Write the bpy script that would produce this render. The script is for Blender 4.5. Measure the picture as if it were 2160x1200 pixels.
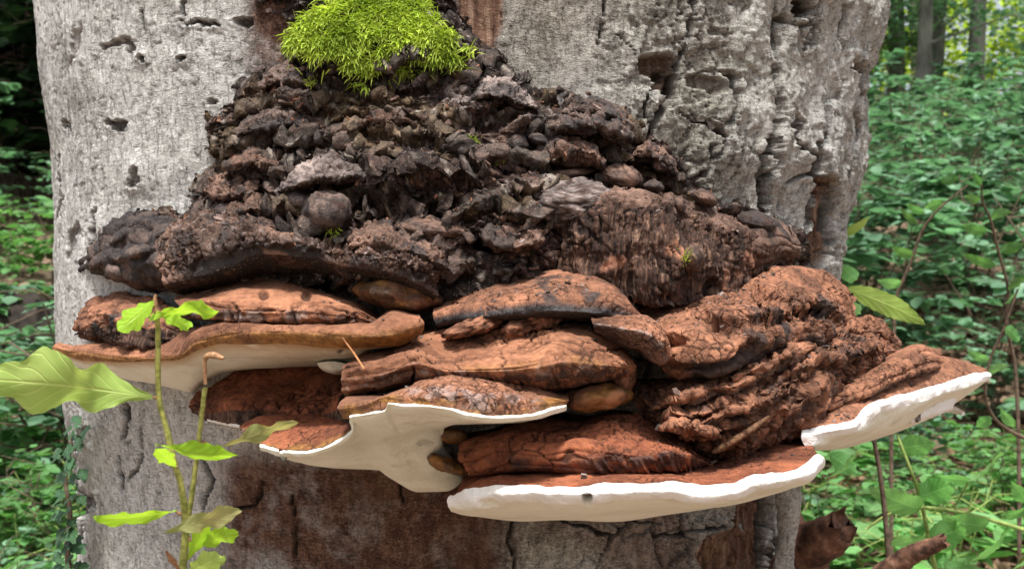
import bpy, math, random
import numpy as np
from mathutils import Vector
from mathutils.bvhtree import BVHTree

for _o in list(bpy.data.objects):
    bpy.data.objects.remove(_o, do_unlink=True)
SC = bpy.context.scene
COL = SC.collection

# ------------------------------------------------------------------ camera, sky, sun, exposure
F = 2316.0            # focal length in photo pixels (photo is 2160 x 1200)
CAMZ = 0.80           # camera height above the ground, metres
cam_d = bpy.data.cameras.new('camera')
cam = bpy.data.objects.new('camera', cam_d)
COL.objects.link(cam)
cam.location = (0, 0, CAMZ)
cam.rotation_euler = (math.radians(90), 0, 0)
cam_d.sensor_width = 36.0
cam_d.lens = 36.0 * F / 2160.0
cam_d.clip_start = 0.02
cam_d.clip_end = 400.0
cam_d.dof.use_dof = True
cam_d.dof.focus_distance = 0.78
cam_d.dof.aperture_fstop = 17.0
SC.camera = cam

world = bpy.data.worlds.new('World')
SC.world = world
world.use_nodes = True
wn = world.node_tree
bg = wn.nodes['Background']
sky = wn.nodes.new('ShaderNodeTexSky')
sky.sky_type = 'NISHITA'
sky.sun_disc = False
SUN_AZ, SUN_EL = math.radians(184), math.radians(66)   # azimuth clockwise from +Y (high behind the camera)
sky.sun_elevation = SUN_EL
sky.sun_rotation = SUN_AZ
sky.dust_density = 4.0
sky.air_density = 1.0
sky.ozone_density = 0.6
hs = wn.nodes.new('ShaderNodeHueSaturation')           # thin cloud over the wood: greyer daylight
hs.inputs['Saturation'].default_value = 0.42
wn.links.new(sky.outputs[0], hs.inputs['Color'])
wn.links.new(hs.outputs[0], bg.inputs['Color'])
bg.inputs['Strength'].default_value = 0.075

sun_d = bpy.data.lights.new('sun', 'SUN')
sun_d.energy = 2.2
sun_d.angle = math.radians(9)
sun_d.color = (1.0, 0.975, 0.93)
sun = bpy.data.objects.new('sun', sun_d)
COL.objects.link(sun)
sun.location = (2, -3, 6)
sdir = Vector((math.sin(SUN_AZ) * math.cos(SUN_EL), math.cos(SUN_AZ) * math.cos(SUN_EL), math.sin(SUN_EL)))
sun.rotation_euler = sdir.to_track_quat('Z', 'Y').to_euler()

vs = SC.view_settings
vs.view_transform = 'Standard'
vs.look = 'None'
vs.gamma = 1.0
vs.use_curve_mapping = False
vs.exposure = 1.5
SC.render.engine = 'CYCLES'
SC.cycles.use_denoising = True
SC.cycles.max_bounces = 6
SC.cycles.diffuse_bounces = 3
SC.cycles.transmission_bounces = 3
SC.cycles.transparent_max_bounces = 4

rng = np.random.default_rng(7)
random.seed(7)

# ------------------------------------------------------------------ noise on arrays
_perm = np.random.default_rng(11).permutation(256).astype(np.int32)
PERM = np.concatenate([_perm, _perm, _perm])
_g = np.random.default_rng(12).normal(size=(256, 3)).astype(np.float32)
GRAD = _g / np.linalg.norm(_g, axis=1)[:, None]
RND = np.random.default_rng(13).random((256, 4)).astype(np.float32)


def _h(ix, iy, iz):
    return PERM[PERM[PERM[ix & 255] + (iy & 255)] + (iz & 255)]


def perlin(p, seed=0):
    p = p.astype(np.float32) + np.float32(seed * 17.31)
    i = np.floor(p).astype(np.int32)
    f = p - i
    w = f * f * f * (f * (f * 6 - 15) + 10)
    out = np.zeros(len(p), np.float32)
    for dx in (0, 1):
        wx = w[:, 0] if dx else 1 - w[:, 0]
        for dy in (0, 1):
            wy = w[:, 1] if dy else 1 - w[:, 1]
            for dz in (0, 1):
                wz = w[:, 2] if dz else 1 - w[:, 2]
                g = GRAD[_h(i[:, 0] + dx, i[:, 1] + dy, i[:, 2] + dz)]
                d = g[:, 0] * (f[:, 0] - dx) + g[:, 1] * (f[:, 1] - dy) + g[:, 2] * (f[:, 2] - dz)
                out += wx * wy * wz * d
    return out * 1.6


def fbm(p, octaves=4, seed=0, gain=0.5, ridge=False):
    a, out, tot = 1.0, 0, 0.0
    for o in range(octaves):
        n = perlin(p * (2.03 ** o), seed + o * 3)
        if ridge:
            n = 1 - 2 * np.abs(n)
        out = out + a * n
        tot += a
        a *= gain
    return out / tot


def worley(p, seed=0, flat=False):
    """returns F1, F2, random value of nearest cell"""
    p = p.astype(np.float32) + np.float32(seed * 9.7)
    i = np.floor(p).astype(np.int32)
    f1 = np.full(len(p), 9.0, np.float32)
    f2 = f1.copy()
    cid = np.zeros(len(p), np.float32)
    for dx in (-1, 0, 1):
        for dy in (-1, 0, 1):
            for dz in ((0,) if flat else (-1, 0, 1)):
                c = RND[_h(i[:, 0] + dx, i[:, 1] + dy, i[:, 2] + dz)]
                qx = i[:, 0] + dx + c[:, 0] - p[:, 0]
                qy = i[:, 1] + dy + c[:, 1] - p[:, 1]
                d = qx * qx + qy * qy
                if not flat:
                    qz = i[:, 2] + dz + c[:, 2] - p[:, 2]
                    d = d + qz * qz
                near = d < f1
                f2 = np.where(near, f1, np.minimum(f2, d))
                cid = np.where(near, c[:, 3], cid)
                f1 = np.where(near, d, f1)
    return np.sqrt(f1), np.sqrt(f2), cid


def plates(p, seed=0, flat=False):
    """height of randomly tilted facets, one per cell, about -0.6..0.6"""
    p = p.astype(np.float32) + np.float32(seed * 5.3)
    i = np.floor(p).astype(np.int32)
    f1 = np.full(len(p), 9.0, np.float32)
    out = np.zeros(len(p), np.float32)
    for dx in (-1, 0, 1):
        for dy in (-1, 0, 1):
            for dz in ((0,) if flat else (-1, 0, 1)):
                c = RND[_h(i[:, 0] + dx, i[:, 1] + dy, i[:, 2] + dz)]
                qx = p[:, 0] - (i[:, 0] + dx + c[:, 0])
                qy = p[:, 1] - (i[:, 1] + dy + c[:, 1])
                d = qx * qx + qy * qy
                dot = (c[:, 3] - .5) * qx * 1.6 + (c[:, 2] - .5) * qy * 1.6
                if not flat:
                    qz = p[:, 2] - (i[:, 2] + dz + c[:, 2])
                    d = d + qz * qz
                    dot = dot + (c[:, 0] - .5) * qz * 1.6
                near = d < f1
                out = np.where(near, dot + (c[:, 1] - .5) * .7, out)
                f1 = np.where(near, d, f1)
    return out


def sstep(a, b, x):
    t = np.clip((x - a) / (b - a), 0, 1)
    return t * t * (3 - 2 * t)


# ------------------------------------------------------------------ pixels to points, things, meshes
def P(px, py, Y):
    """photo pixel at a known distance Y (metres from the camera plane) -> world point"""
    return np.array(((px - 1080.0) / F * Y, Y, CAMZ - (py - 600.0) / F * Y))


def PV(G):
    Y = G[..., 2]
    return np.stack([(G[..., 0] - 1080.0) / F * Y, Y, CAMZ - (G[..., 1] - 600.0) / F * Y], -1)


def to_px(V):
    return 1080 + F * V[..., 0] / V[..., 1], 600 - F * (V[..., 2] - CAMZ) / V[..., 1]


def tag(o, label=None, cat=None, group=None, kind=None):
    if label: o['label'] = label
    if cat: o['category'] = cat
    if group: o['group'] = group
    if kind: o['kind'] = kind
    return o


def thing(name, label, cat, loc=(0, 0, 0), group=None):
    o = bpy.data.objects.new(name, None)
    o.empty_display_size = 0.05
    COL.objects.link(o)
    o.location = Vector([float(c) for c in loc])
    return tag(o, label, cat, group)


def np_mesh(name, V, faces, mask=None, smooth=True, extra=None):
    """faces: (M,3) or (M,4) int array"""
    me = bpy.data.meshes.new(name)
    V = np.asarray(V, np.float32)
    faces = np.asarray(faces, np.int32)
    k = faces.shape[1]
    me.vertices.add(len(V))
    me.vertices.foreach_set('co', V.ravel())
    me.loops.add(faces.size)
    me.loops.foreach_set('vertex_index', faces.ravel())
    me.polygons.add(len(faces))
    me.polygons.foreach_set('loop_start', np.arange(0, faces.size, k, dtype=np.int32))
    me.polygons.foreach_set('use_smooth', np.full(len(faces), smooth))
    if mask is not None:
        a = me.attributes.new('mask', 'FLOAT_COLOR', 'POINT')
        a.data.foreach_set('color', np.clip(np.asarray(mask, np.float32), 0, 1).ravel())
    if extra is not None:
        for nm, arr in extra.items():
            a = me.attributes.new(nm, 'FLOAT_VECTOR', 'POINT')
            a.data.foreach_set('vector', np.asarray(arr, np.float32).ravel())
    me.update(calc_edges=True)
    me.validate()
    return me


def put(name, me, material, parent=None, loc=None):
    o = bpy.data.objects.new(name, me)
    COL.objects.link(o)
    if material is not None and len(me.materials) == 0:
        me.materials.append(material)
    if parent is not None:
        o.parent = parent
    if loc is not None:
        o.location = Vector([float(c) for c in loc])
    return o


def grid_faces(nv, nu, wrap=False):
    i = np.arange(nv - 1)[:, None]
    j = np.arange(nu if wrap else nu - 1)[None, :]
    j2 = (j + 1) % nu
    return np.stack([i * nu + j, (i + 1) * nu + j, (i + 1) * nu + j2, i * nu + j2], -1).reshape(-1, 4)


class Bag:
    """collects triangles/quads of many small pieces into one mesh"""
    def __init__(s):
        s.v, s.f, s.e, s.n = [], [], [], 0

    def add(s, V, Fc, E=None):
        s.v.append(np.asarray(V, np.float32))
        s.f.append(np.asarray(Fc, np.int32) + s.n)
        s.n += len(V)
        if E is not None:
            s.e.append(np.asarray(E, np.float32))

    def mesh(s, name, smooth=True, attr='leafuv'):
        V = np.concatenate(s.v)
        Fc = np.concatenate(s.f)
        return np_mesh(name, V, Fc, smooth=smooth, extra={attr: np.concatenate(s.e)} if s.e else None)


def tube(path, radii, sides=8, cap=True):
    """swept tube through points; returns verts, quad faces"""
    Pth = np.asarray(path, float)
    n = len(Pth)
    R = np.broadcast_to(np.asarray(radii, float), (n,))
    T = np.gradient(Pth, axis=0)
    T /= np.linalg.norm(T, axis=1)[:, None] + 1e-12
    up = np.array((0.31, -0.87, 0.38))
    A = np.cross(T, up); A /= np.linalg.norm(A, axis=1)[:, None] + 1e-12
    B = np.cross(T, A)
    th = np.linspace(0, 2 * math.pi, sides, endpoint=False)
    V = Pth[:, None] + R[:, None, None] * (np.cos(th)[None, :, None] * A[:, None] + np.sin(th)[None, :, None] * B[:, None])
    V = V.reshape(-1, 3)
    Fc = grid_faces(n, sides, wrap=True)
    if cap:
        V = np.concatenate([V, Pth[:1], Pth[-1:]])
        a, b = n * sides, n * sides + 1
        e = [[a, (j + 1) % sides, j, j] for j in range(0)]
        cf = []
        for j in range(0, sides, 2):
            cf.append([a, (j + 2) % sides, (j + 1) % sides, j])
            q = (n - 1) * sides
            cf.append([b, q + j, q + (j + 1) % sides, q + (j + 2) % sides])
        Fc = np.concatenate([Fc, np.array(cf, np.int32)])
    return V, Fc


def herm(x, Yv, xq):
    """monotone (no overshoot) cubic through rows Yv (K,...) at knots x, sampled at xq"""
    x = np.asarray(x, float)
    K = len(x)
    h = np.diff(x)
    d = np.diff(Yv, axis=0) / h.reshape((-1,) + (1,) * (Yv.ndim - 1))
    m = np.zeros_like(Yv)
    if K > 2:
        a, b = d[:-1], d[1:]
        same = (a * b) > 0
        hm = np.where(same, 2 * a * b / np.where(same, a + b, 1), 0)
        m[1:-1] = hm
    m[0], m[-1] = d[0], d[-1]
    k = np.clip(np.searchsorted(x, xq, side='right') - 1, 0, K - 2)
    sh = (-1,) + (1,) * (Yv.ndim - 1)
    t = ((xq - x[k]) / h[k]).reshape(sh)
    hh = h[k].reshape(sh)
    t2, t3 = t * t, t * t * t
    return ((2 * t3 - 3 * t2 + 1) * Yv[k] + (t3 - 2 * t2 + t) * hh * m[k]
            + (-2 * t3 + 3 * t2) * Yv[k + 1] + (t3 - t2) * hh * m[k + 1])


def resample(c, n):
    c = np.asarray(c, float)
    s = np.concatenate([[0], np.cumsum(np.hypot(*np.diff(c[:, :2], axis=0).T) + 1e-6)])
    q = herm(s, c, np.linspace(0, s[-1], 600))
    s2 = np.concatenate([[0], np.cumsum(np.hypot(*np.diff(q[:, :2], axis=0).T) + 1e-9)])
    t = np.linspace(0, s2[-1], n)
    return np.stack([np.interp(t, s2, q[:, k]) for k in range(q.shape[1])], -1)
# ------------------------------------------------------------------ materials
class NT:
    def __init__(s, name):
        s.m = bpy.data.materials.new(name)
        s.m.use_nodes = True
        s.t = s.m.node_tree
        s.b = s.t.nodes['Principled BSDF']
        s.out = s.t.nodes['Material Output']
        s.b.inputs['Specular IOR Level'].default_value = 0.3

    def n(s, ty, **kw):
        nd = s.t.nodes.new(ty)
        for k, v in kw.items():
            setattr(nd, k, v)
        return nd

    def set(s, sock, v):
        if hasattr(v, 'is_output') or isinstance(v, bpy.types.NodeSocket):
            s.t.links.new(v, sock)
        else:
            sock.default_value = v

    def pos(s, sx=1, sy=1, sz=1):
        g = s.n('ShaderNodeNewGeometry')
        v = s.n('ShaderNodeVectorMath', operation='MULTIPLY')
        s.t.links.new(g.outputs['Position'], v.inputs[0])
        v.inputs[1].default_value = (sx, sy, sz)
        return v.outputs[0]

    def noise(s, scale, detail=4, rough=0.55, vec=None, dist=0.0):
        nd = s.n('ShaderNodeTexNoise')
        nd.inputs['Scale'].default_value = scale
        nd.inputs['Detail'].default_value = detail
        nd.inputs['Roughness'].default_value = rough
        nd.inputs['Distortion'].default_value = dist
        s.t.links.new(vec if vec is not None else s.pos(), nd.inputs['Vector'])
        return nd.outputs['Fac']

    def voro(s, scale, vec=None, feature='F1'):
        nd = s.n('ShaderNodeTexVoronoi', feature=feature)
        nd.inputs['Scale'].default_value = scale
        s.t.links.new(vec if vec is not None else s.pos(), nd.inputs['Vector'])
        return nd.outputs['Distance']

    def ramp(s, fac, stops):
        nd = s.n('ShaderNodeValToRGB')
        el = nd.color_ramp.elements
        while len(el) < len(stops):
            el.new(0.5)
        for e, (p, c) in zip(el, stops):
            e.position = p
            e.color = (*c, 1) if len(c) == 3 else c
        s.set(nd.inputs[0], fac)
        return nd.outputs[0]

    def mix(s, fac, a, b, blend='MIX'):
        nd = s.n('ShaderNodeMix', data_type='RGBA', blend_type=blend)
        s.set(nd.inputs[0], fac)
        for sk, v in ((nd.inputs[6], a), (nd.inputs[7], b)):
            s.set(sk, (*v, 1) if isinstance(v, tuple) and len(v) == 3 else v)
        return nd.outputs[2]

    def math(s, op, a, b=0.0, clamp=False):
        nd = s.n('ShaderNodeMath', operation=op, use_clamp=clamp)
        s.set(nd.inputs[0], a)
        s.set(nd.inputs[1], b)
        return nd.outputs[0]

    def attr(s, name='mask'):
        a = s.n('ShaderNodeAttribute', attribute_name=name)
        c = s.n('ShaderNodeSeparateColor')
        s.t.links.new(a.outputs['Color'], c.inputs[0])
        return c.outputs[0], c.outputs[1], c.outputs[2], a.outputs['Alpha']

    def bump(s, h, dist, strength=1.0, prev=None):
        nd = s.n('ShaderNodeBump')
        nd.inputs['Strength'].default_value = strength
        nd.inputs['Distance'].default_value = dist
        s.set(nd.inputs['Height'], h)
        if prev is not None:
            s.t.links.new(prev, nd.inputs['Normal'])
        return nd.outputs[0]

    def done(s, color, rough=0.8, normal=None):
        s.set(s.b.inputs['Base Color'], (*color, 1) if isinstance(color, tuple) and len(color) == 3 else color)
        s.set(s.b.inputs['Roughness'], rough)
        if normal is not None:
            s.t.links.new(normal, s.b.inputs['Normal'])
        return s.m


def mat_cap(name, lo, hi, grain=1.0, speck=0.5, crackle=1.0):
    """crust of a bracket: spore-dusted brown; mask R cracks, G blackened crust, B ochre margin, A pale weathered"""
    t = NT(name)
    cr, dk, oc, pa = t.attr()
    n1 = t.noise(28, 5, 0.6)
    n2 = t.noise(190, 4, 0.65)
    n3 = t.noise(900, 2, 0.6)
    col = t.ramp(t.math('ADD', t.math('MULTIPLY', n1, 0.55), t.math('MULTIPLY', n2, 0.45)),
                 [(0.38, lo), (0.60, hi)])
    bare = t.ramp(t.noise(12, 5, .65, None, .5), [(0.46, (0, 0, 0)), (0.62, (1, 1, 1))])
    col = t.mix(t.math('MULTIPLY', bare, 0.62), col, tuple(c * 0.42 for c in lo))
    wv = t.n('ShaderNodeVectorMath', operation='ADD')
    cn = t.n('ShaderNodeTexNoise'); cn.inputs['Scale'].default_value = 70
    t.t.links.new(t.pos(), cn.inputs['Vector'])
    sc_ = t.n('ShaderNodeVectorMath', operation='SCALE'); sc_.inputs['Scale'].default_value = 0.009
    t.t.links.new(cn.outputs['Color'], sc_.inputs[0])
    t.t.links.new(t.pos(), wv.inputs[0]); t.t.links.new(sc_.outputs[0], wv.inputs[1])
    where = t.ramp(t.noise(17, 4), [(0.53, (0, 0, 0)), (0.62, (1, 1, 1))])
    fine = t.math('MULTIPLY', t.ramp(t.voro(150, wv.outputs[0], 'DISTANCE_TO_EDGE'), [(0.02, (1, 1, 1)), (0.07, (0, 0, 0))]), where)
    fine = t.math('MULTIPLY', fine, crackle)
    col = t.mix(t.math('MULTIPLY', t.ramp(n3, [(0.58, (0, 0, 0)), (0.75, (1, 1, 1))]), speck),
                col, (0.42, 0.29, 0.21))
    och = t.ramp(n2, [(0.35, (0.13, 0.055, 0.014)), (0.65, (0.36, 0.17, 0.05))])
    col = t.mix(oc, col, och)
    pal = t.ramp(n2, [(0.3, (0.20, 0.16, 0.15)), (0.7, (0.42, 0.34, 0.31))])
    col = t.mix(pa, col, pal)
    blk = t.ramp(n2, [(0.3, (0.010, 0.009, 0.010)), (0.75, (0.055, 0.047, 0.045))])
    col = t.mix(dk, col, blk)
    sheer = t.math('SUBTRACT', 1.0, t.math('MAXIMUM', oc, t.math('MULTIPLY', dk, 0.6)))
    fine = t.math('MULTIPLY', fine, sheer)
    cr = t.math('MAXIMUM', cr, t.math('MULTIPLY', fine, 0.8))
    col = t.mix(t.math('MULTIPLY', cr, 0.9), col, (0.035, 0.015, 0.009))
    b = t.bump(fine, -0.003, 1.0)
    b = t.bump(n2, 0.0026 * grain, 0.8, b)
    b = t.bump(n3, 0.0008 * grain, 0.8, b)
    rough = t.math('SUBTRACT', t.math('SUBTRACT', 0.92, t.math('MULTIPLY', oc, 0.35)), t.math('MULTIPLY', dk, 0.38))
    return t.done(col, rough, b)


M_CAP = mat_cap('spore_dusted_crust', (0.082, 0.033, 0.018), (0.375, 0.165, 0.092), crackle=.9)
M_SMOOTH = mat_cap('smooth_cinnamon_crust', (0.13, 0.049, 0.024), (0.39, 0.172, 0.092), grain=.6, speck=.35, crackle=0.25)
M_RED = mat_cap('rust_red_crust', (0.105, 0.029, 0.013), (0.33, 0.108, 0.050), speck=0.25)
M_OLD = mat_cap('old_brown_crust', (0.045, 0.025, 0.018), (0.27, 0.160, 0.118), grain=1.8)
M_BLACK = mat_cap('blackened_crust', (0.024, 0.018, 0.017), (0.185, 0.130, 0.108), grain=1.6)
M_GREY = mat_cap('weathered_grey_crust', (0.075, 0.058, 0.055), (0.37, 0.295, 0.265), grain=1.4)


def mat_rot():
    t = NT('crumbled_dead_fungus')
    cr, dk, oc, pa = t.attr()
    n1 = t.noise(22, 5, 0.65)
    n2 = t.noise(140, 5, 0.7)
    v = t.voro(160)
    col = t.ramp(t.math('ADD', t.math('MULTIPLY', n1, 0.45), t.math('MULTIPLY', n2, 0.55)),
                 [(0.40, (0.009, 0.006, 0.005)), (0.50, (0.046, 0.025, 0.019)), (0.59, (0.125, 0.070, 0.052)), (0.70, (0.32, 0.225, 0.175))])
    col = t.mix(dk, col, (0.022, 0.018, 0.017))
    col = t.mix(oc, col, t.ramp(n2, [(0.35, (0.09, 0.058, 0.026)), (0.7, (0.26, 0.18, 0.085))]))
    col = t.mix(pa, col, (0.42, 0.36, 0.31))
    n3 = t.noise(620, 2, .6)
    col = t.mix(t.math('MULTIPLY', t.ramp(n3, [(0.62, (0, 0, 0)), (0.70, (1, 1, 1))]), 0.6), col, (0.40, 0.31, 0.24))
    col = t.mix(cr, col, (0.014, 0.008, 0.006))
    b = t.bump(n3, 0.0012, 0.8)
    b = t.bump(n2, 0.006, 0.8, b)
    b = t.bump(v, 0.003, 0.8, b)
    return t.done(col, 0.9, b)


M_ROT = mat_rot()


def mat_fiber():
    t = NT('fibrous_tube_layer')
    cr, dk, oc, pa = t.attr()
    n1 = t.noise(1.0, 4, 0.6, t.pos(420, 420, 26))
    n2 = t.noise(40, 4, 0.6)
    col = t.ramp(t.math('ADD', t.math('MULTIPLY', n1, 0.6), t.math('MULTIPLY', n2, 0.4)),
                 [(0.38, (0.016, 0.009, 0.007)), (0.52, (0.085, 0.043, 0.029)), (0.64, (0.27, 0.165, 0.112))])
    col = t.mix(dk, col, (0.02, 0.015, 0.013))
    col = t.mix(pa, col, (0.33, 0.15, 0.09))
    col = t.mix(cr, col, (0.015, 0.008, 0.006))
    b = t.bump(n1, 0.004, 0.9)
    return t.done(col, 0.88, b)


M_FIB = mat_fiber()


def mat_pore(name, base, dirt, rough):
    t = NT(name)
    cr, dk, oc, pa = t.attr()
    n1 = t.noise(16, 4, 0.6)
    n2 = t.noise(260, 3, 0.6)
    col = t.mix(t.ramp(n1, [(0.45, (0, 0, 0)), (0.8, (1, 1, 1))]), base, dirt)
    sp = t.voro(230)
    br = t.math('MULTIPLY', t.ramp(t.noise(30, 5, .7), [(0.58, (0, 0, 0)), (0.70, (1, 1, 1))]), 0.45)
    col = t.mix(br, col, (0.46, 0.36, 0.23))
    spots = t.math('MULTIPLY', t.ramp(sp, [(0.05, (1, 1, 1)), (0.14, (0, 0, 0))]), t.ramp(t.noise(9, 2), [(0.56, (0, 0, 0)), (0.66, (1, 1, 1))]))
    col = t.mix(t.math('MULTIPLY', spots, 0.85), col, (0.10, 0.06, 0.035))
    col = t.mix(oc, col, (0.42, 0.25, 0.10))
    col = t.mix(dk, col, (0.25, 0.15, 0.09))
    col = t.mix(cr, col, (0.015, 0.010, 0.008))
    b = t.bump(n2, 0.0012, 0.8)
    b = t.bump(t.noise(60, 4, .6), 0.003, 0.6, b)
    b = t.bump(t.voro(1400), 0.0004, 0.7, b)
    return t.done(col, rough, b)


M_PORE = mat_pore('cream_pore_surface', (0.86, 0.855, 0.745), (0.70, 0.68, 0.55), 0.75)
M_RIM = mat_pore('white_growing_rim', (0.90, 0.89, 0.87), (0.76, 0.72, 0.65), 0.6)


def mat_bark():
    """beech bark: mask R fissures, G bared wood, B brown spore stain, A pale lichen"""
    t = NT('beech_bark')
    cr, wd, st, pa = t.attr()
    n0 = t.noise(9, 4, 0.6)
    n1 = t.noise(95, 6, 0.7, t.pos(1.15, 1.15, 0.6), 0.4)
    n2 = t.noise(360, 4, 0.7, t.pos(0.7, 0.7, 1.5), 1.2)
    v = t.voro(260, t.pos(0.75, 0.75, 1.5))
    fac = t.math('ADD', t.math('ADD', t.math('MULTIPLY', n0, 0.17), t.math('MULTIPLY', n1, 0.36)), t.math('MULTIPLY', n2, 0.47))
    dull = t.ramp(fac, [(0.39, (0.048, 0.041, 0.032)), (0.47, (0.235, 0.212, 0.172)), (0.57, (0.52, 0.49, 0.42))])
    pale = t.ramp(fac, [(0.37, (0.105, 0.102, 0.092)), (0.45, (0.42, 0.412, 0.385)), (0.545, (0.79, 0.78, 0.75))])
    col = t.mix(pa, dull, pale)
    lich = t.ramp(t.noise(19, 6, .7, None, .8), [(0.53, (0, 0, 0)), (0.60, (1, 1, 1))])
    col = t.mix(t.math('MULTIPLY', lich, t.math('ADD', 0.12, t.math('MULTIPLY', pa, 0.3))), col, (0.70, 0.685, 0.64))
    dash = t.ramp(t.noise(1.0, 3, .6, t.pos(330, 330, 62), .5), [(0.57, (0, 0, 0)), (0.66, (1, 1, 1))])
    lent = t.ramp(t.noise(1.0, 2, .6, t.pos(85, 85, 520), .3), [(0.61, (0, 0, 0)), (0.68, (1, 1, 1))])
    lines = t.math('MAXIMUM', dash, lent)
    col = t.mix(t.math('MULTIPLY', lines, 0.38), col, (0.075, 0.066, 0.055))
    grn = t.ramp(t.noise(14, 3), [(0.52, (0, 0, 0)), (0.75, (1, 1, 1))])
    col = t.mix(t.math('MULTIPLY', grn, 0.22), col, (0.20, 0.205, 0.135))
    stain = t.ramp(fac, [(0.40, (0.028, 0.012, 0.008)), (0.49, (0.100, 0.044, 0.027)), (0.58, (0.24, 0.140, 0.098))])
    st = t.math('MULTIPLY', st, t.ramp(t.noise(26, 5, .7), [(0.34, (.62, .62, .62)), (0.50, (1, 1, 1))]))
    col = t.mix(st, col, stain)
    fb = t.noise(1.0, 5, 0.65, t.pos(190, 190, 9))
    wood = t.ramp(fb, [(0.34, (0.055, 0.026, 0.016)), (0.5, (0.20, 0.105, 0.066)), (0.68, (0.40, 0.26, 0.18))])
    col = t.mix(wd, col, wood)
    col = t.mix(cr, col, (0.028, 0.019, 0.013))
    b = t.bump(n1, 0.0045, 0.7)
    b = t.bump(n2, 0.0035, 1.0, b)
    b = t.bump(lines, -0.0016, 0.8, b)
    b = t.bump(t.math('MULTIPLY', fb, wd), 0.004, 0.8, b)
    return t.done(col, 0.86, b)


M_BARK = mat_bark()


def mat_plain(name, stops, scale, rough=0.85, bump=0.003, stretch=(1, 1, 1)):
    t = NT(name)
    n = t.noise(scale, 5, 0.65, t.pos(*stretch))
    return t.done(t.ramp(n, stops), rough, t.bump(n, bump, 0.8))


M_DEADWOOD = mat_plain('dead_wood', [(0.35, (0.035, 0.017, 0.011)), (0.55, (0.15, 0.072, 0.045)), (0.7, (0.33, 0.19, 0.125))], 60, stretch=(1, 1, 1))
M_GROUND = mat_plain('woodland_soil', [(0.38, (0.055, 0.034, 0.021)), (0.52, (0.20, 0.135, 0.088)), (0.64, (0.36, 0.26, 0.18))], 22, bump=0.02)
M_FARBARK = mat_plain('far_bark', [(0.3, (0.07, 0.07, 0.058)), (0.55, (0.17, 0.17, 0.145)), (0.75, (0.28, 0.28, 0.24))], 9, bump=0.02, stretch=(1, 1, 0.35))
M_DARKWOOD = mat_plain('black_rotten_wood', [(0.35, (0.008, 0.006, 0.005)), (0.6, (0.035, 0.026, 0.02)), (0.75, (0.09, 0.07, 0.05))], 20, bump=0.02)
M_TWIG = mat_plain('twig_bark', [(0.35, (0.06, 0.04, 0.026)), (0.65, (0.18, 0.13, 0.09))], 120, bump=0.001)
M_NEEDLE = mat_plain('dry_needle', [(0.35, (0.26, 0.10, 0.035)), (0.65, (0.44, 0.21, 0.09))], 300, bump=0.0004)


def mat_leaf(name, lo, hi, trans, vein=0.35, rough=0.42, tw=0.45, nveins=7.0, rnd=0.0, scale=18):
    t = NT(name)
    a = t.n('ShaderNodeAttribute', attribute_name='leafuv')
    sp = t.n('ShaderNodeSeparateXYZ')
    t.t.links.new(a.outputs['Vector'], sp.inputs[0])
    x, y, z = sp.outputs
    ay = t.math('ABSOLUTE', y)
    n = t.noise(scale, 4, 0.6)
    col = t.ramp(n, [(0.3, lo), (0.7, hi)])
    ph = t.math('SUBTRACT', t.math('MULTIPLY', x, nveins), t.math('MULTIPLY', ay, nveins * 0.28))
    fr = t.math('ABSOLUTE', t.math('SUBTRACT', t.math('FRACT', ph), 0.5))
    side = t.ramp(fr, [(0.0, (1, 1, 1)), (0.09, (0, 0, 0))])
    mid = t.ramp(ay, [(0.0, (1, 1, 1)), (0.07, (0, 0, 0))])
    vn = t.math('MAXIMUM', t.math('MULTIPLY', side, 0.6), mid)
    pale = tuple(min(1, c * 1.7 + 0.05) for c in hi)
    col = t.mix(t.math('MULTIPLY', vn, vein), col, pale)
    if rnd:
        h = t.n('ShaderNodeHueSaturation')
        h.inputs['Hue'].default_value = 0.5
        t.set(h.inputs['Value'], t.math('ADD', 1.0 - rnd, t.math('MULTIPLY', z, 2 * rnd)))
        t.set(h.inputs['Hue'], t.math('ADD', 0.49, t.math('MULTIPLY', z, 0.02)))
        t.t.links.new(col, h.inputs['Color'])
        col = h.outputs[0]
    b = t.bump(vn, 0.0009, 0.6)
    t.done(col, rough, b)
    tr = t.n('ShaderNodeBsdfTranslucent')
    t.set(tr.inputs['Color'], t.mix(1.0, col, (*trans, 1), 'MULTIPLY'))
    mx = t.n('ShaderNodeMixShader')
    mx.inputs[0].default_value = tw
    t.t.links.new(t.b.outputs[0], mx.inputs[1])
    t.t.links.new(tr.outputs[0], mx.inputs[2])
    t.t.links.new(mx.outputs[0], t.out.inputs['Surface'])
    return t.m


M_OAK = mat_leaf('fresh_oak_leaf', (0.26, 0.50, 0.030), (0.40, 0.66, 0.06), (1.5, 1.4, 0.9), 0.4)
M_OAKP = mat_leaf('pale_oak_leaf', (0.27, 0.44, 0.085), (0.48, 0.60, 0.18), (1.2, 1.2, 0.9), 0.5)
M_OAKB = mat_leaf('browning_oak_leaf', (0.25, 0.30, 0.10), (0.46, 0.42, 0.19), (1.2, 1.1, 0.8), 0.5, scale=60)
M_BRAM = mat_leaf('bramble_leaf', (0.13, 0.32, 0.10), (0.25, 0.48, 0.19), (1.3, 1.5, 0.9), 0.4, rnd=0.12)
M_BUSH = mat_leaf('understory_leaf', (0.075, 0.165, 0.088), (0.21, 0.36, 0.22), (1.1, 1.4, 0.9), 0.1, 0.34, 0.35, rnd=0.40, scale=2.5)
M_BUSHB = mat_leaf('bright_understory_leaf', (0.065, 0.17, 0.058), (0.18, 0.35, 0.12), (1.3, 1.5, 0.8), 0.2, 0.4, 0.4, rnd=0.30, scale=2.5)
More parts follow.
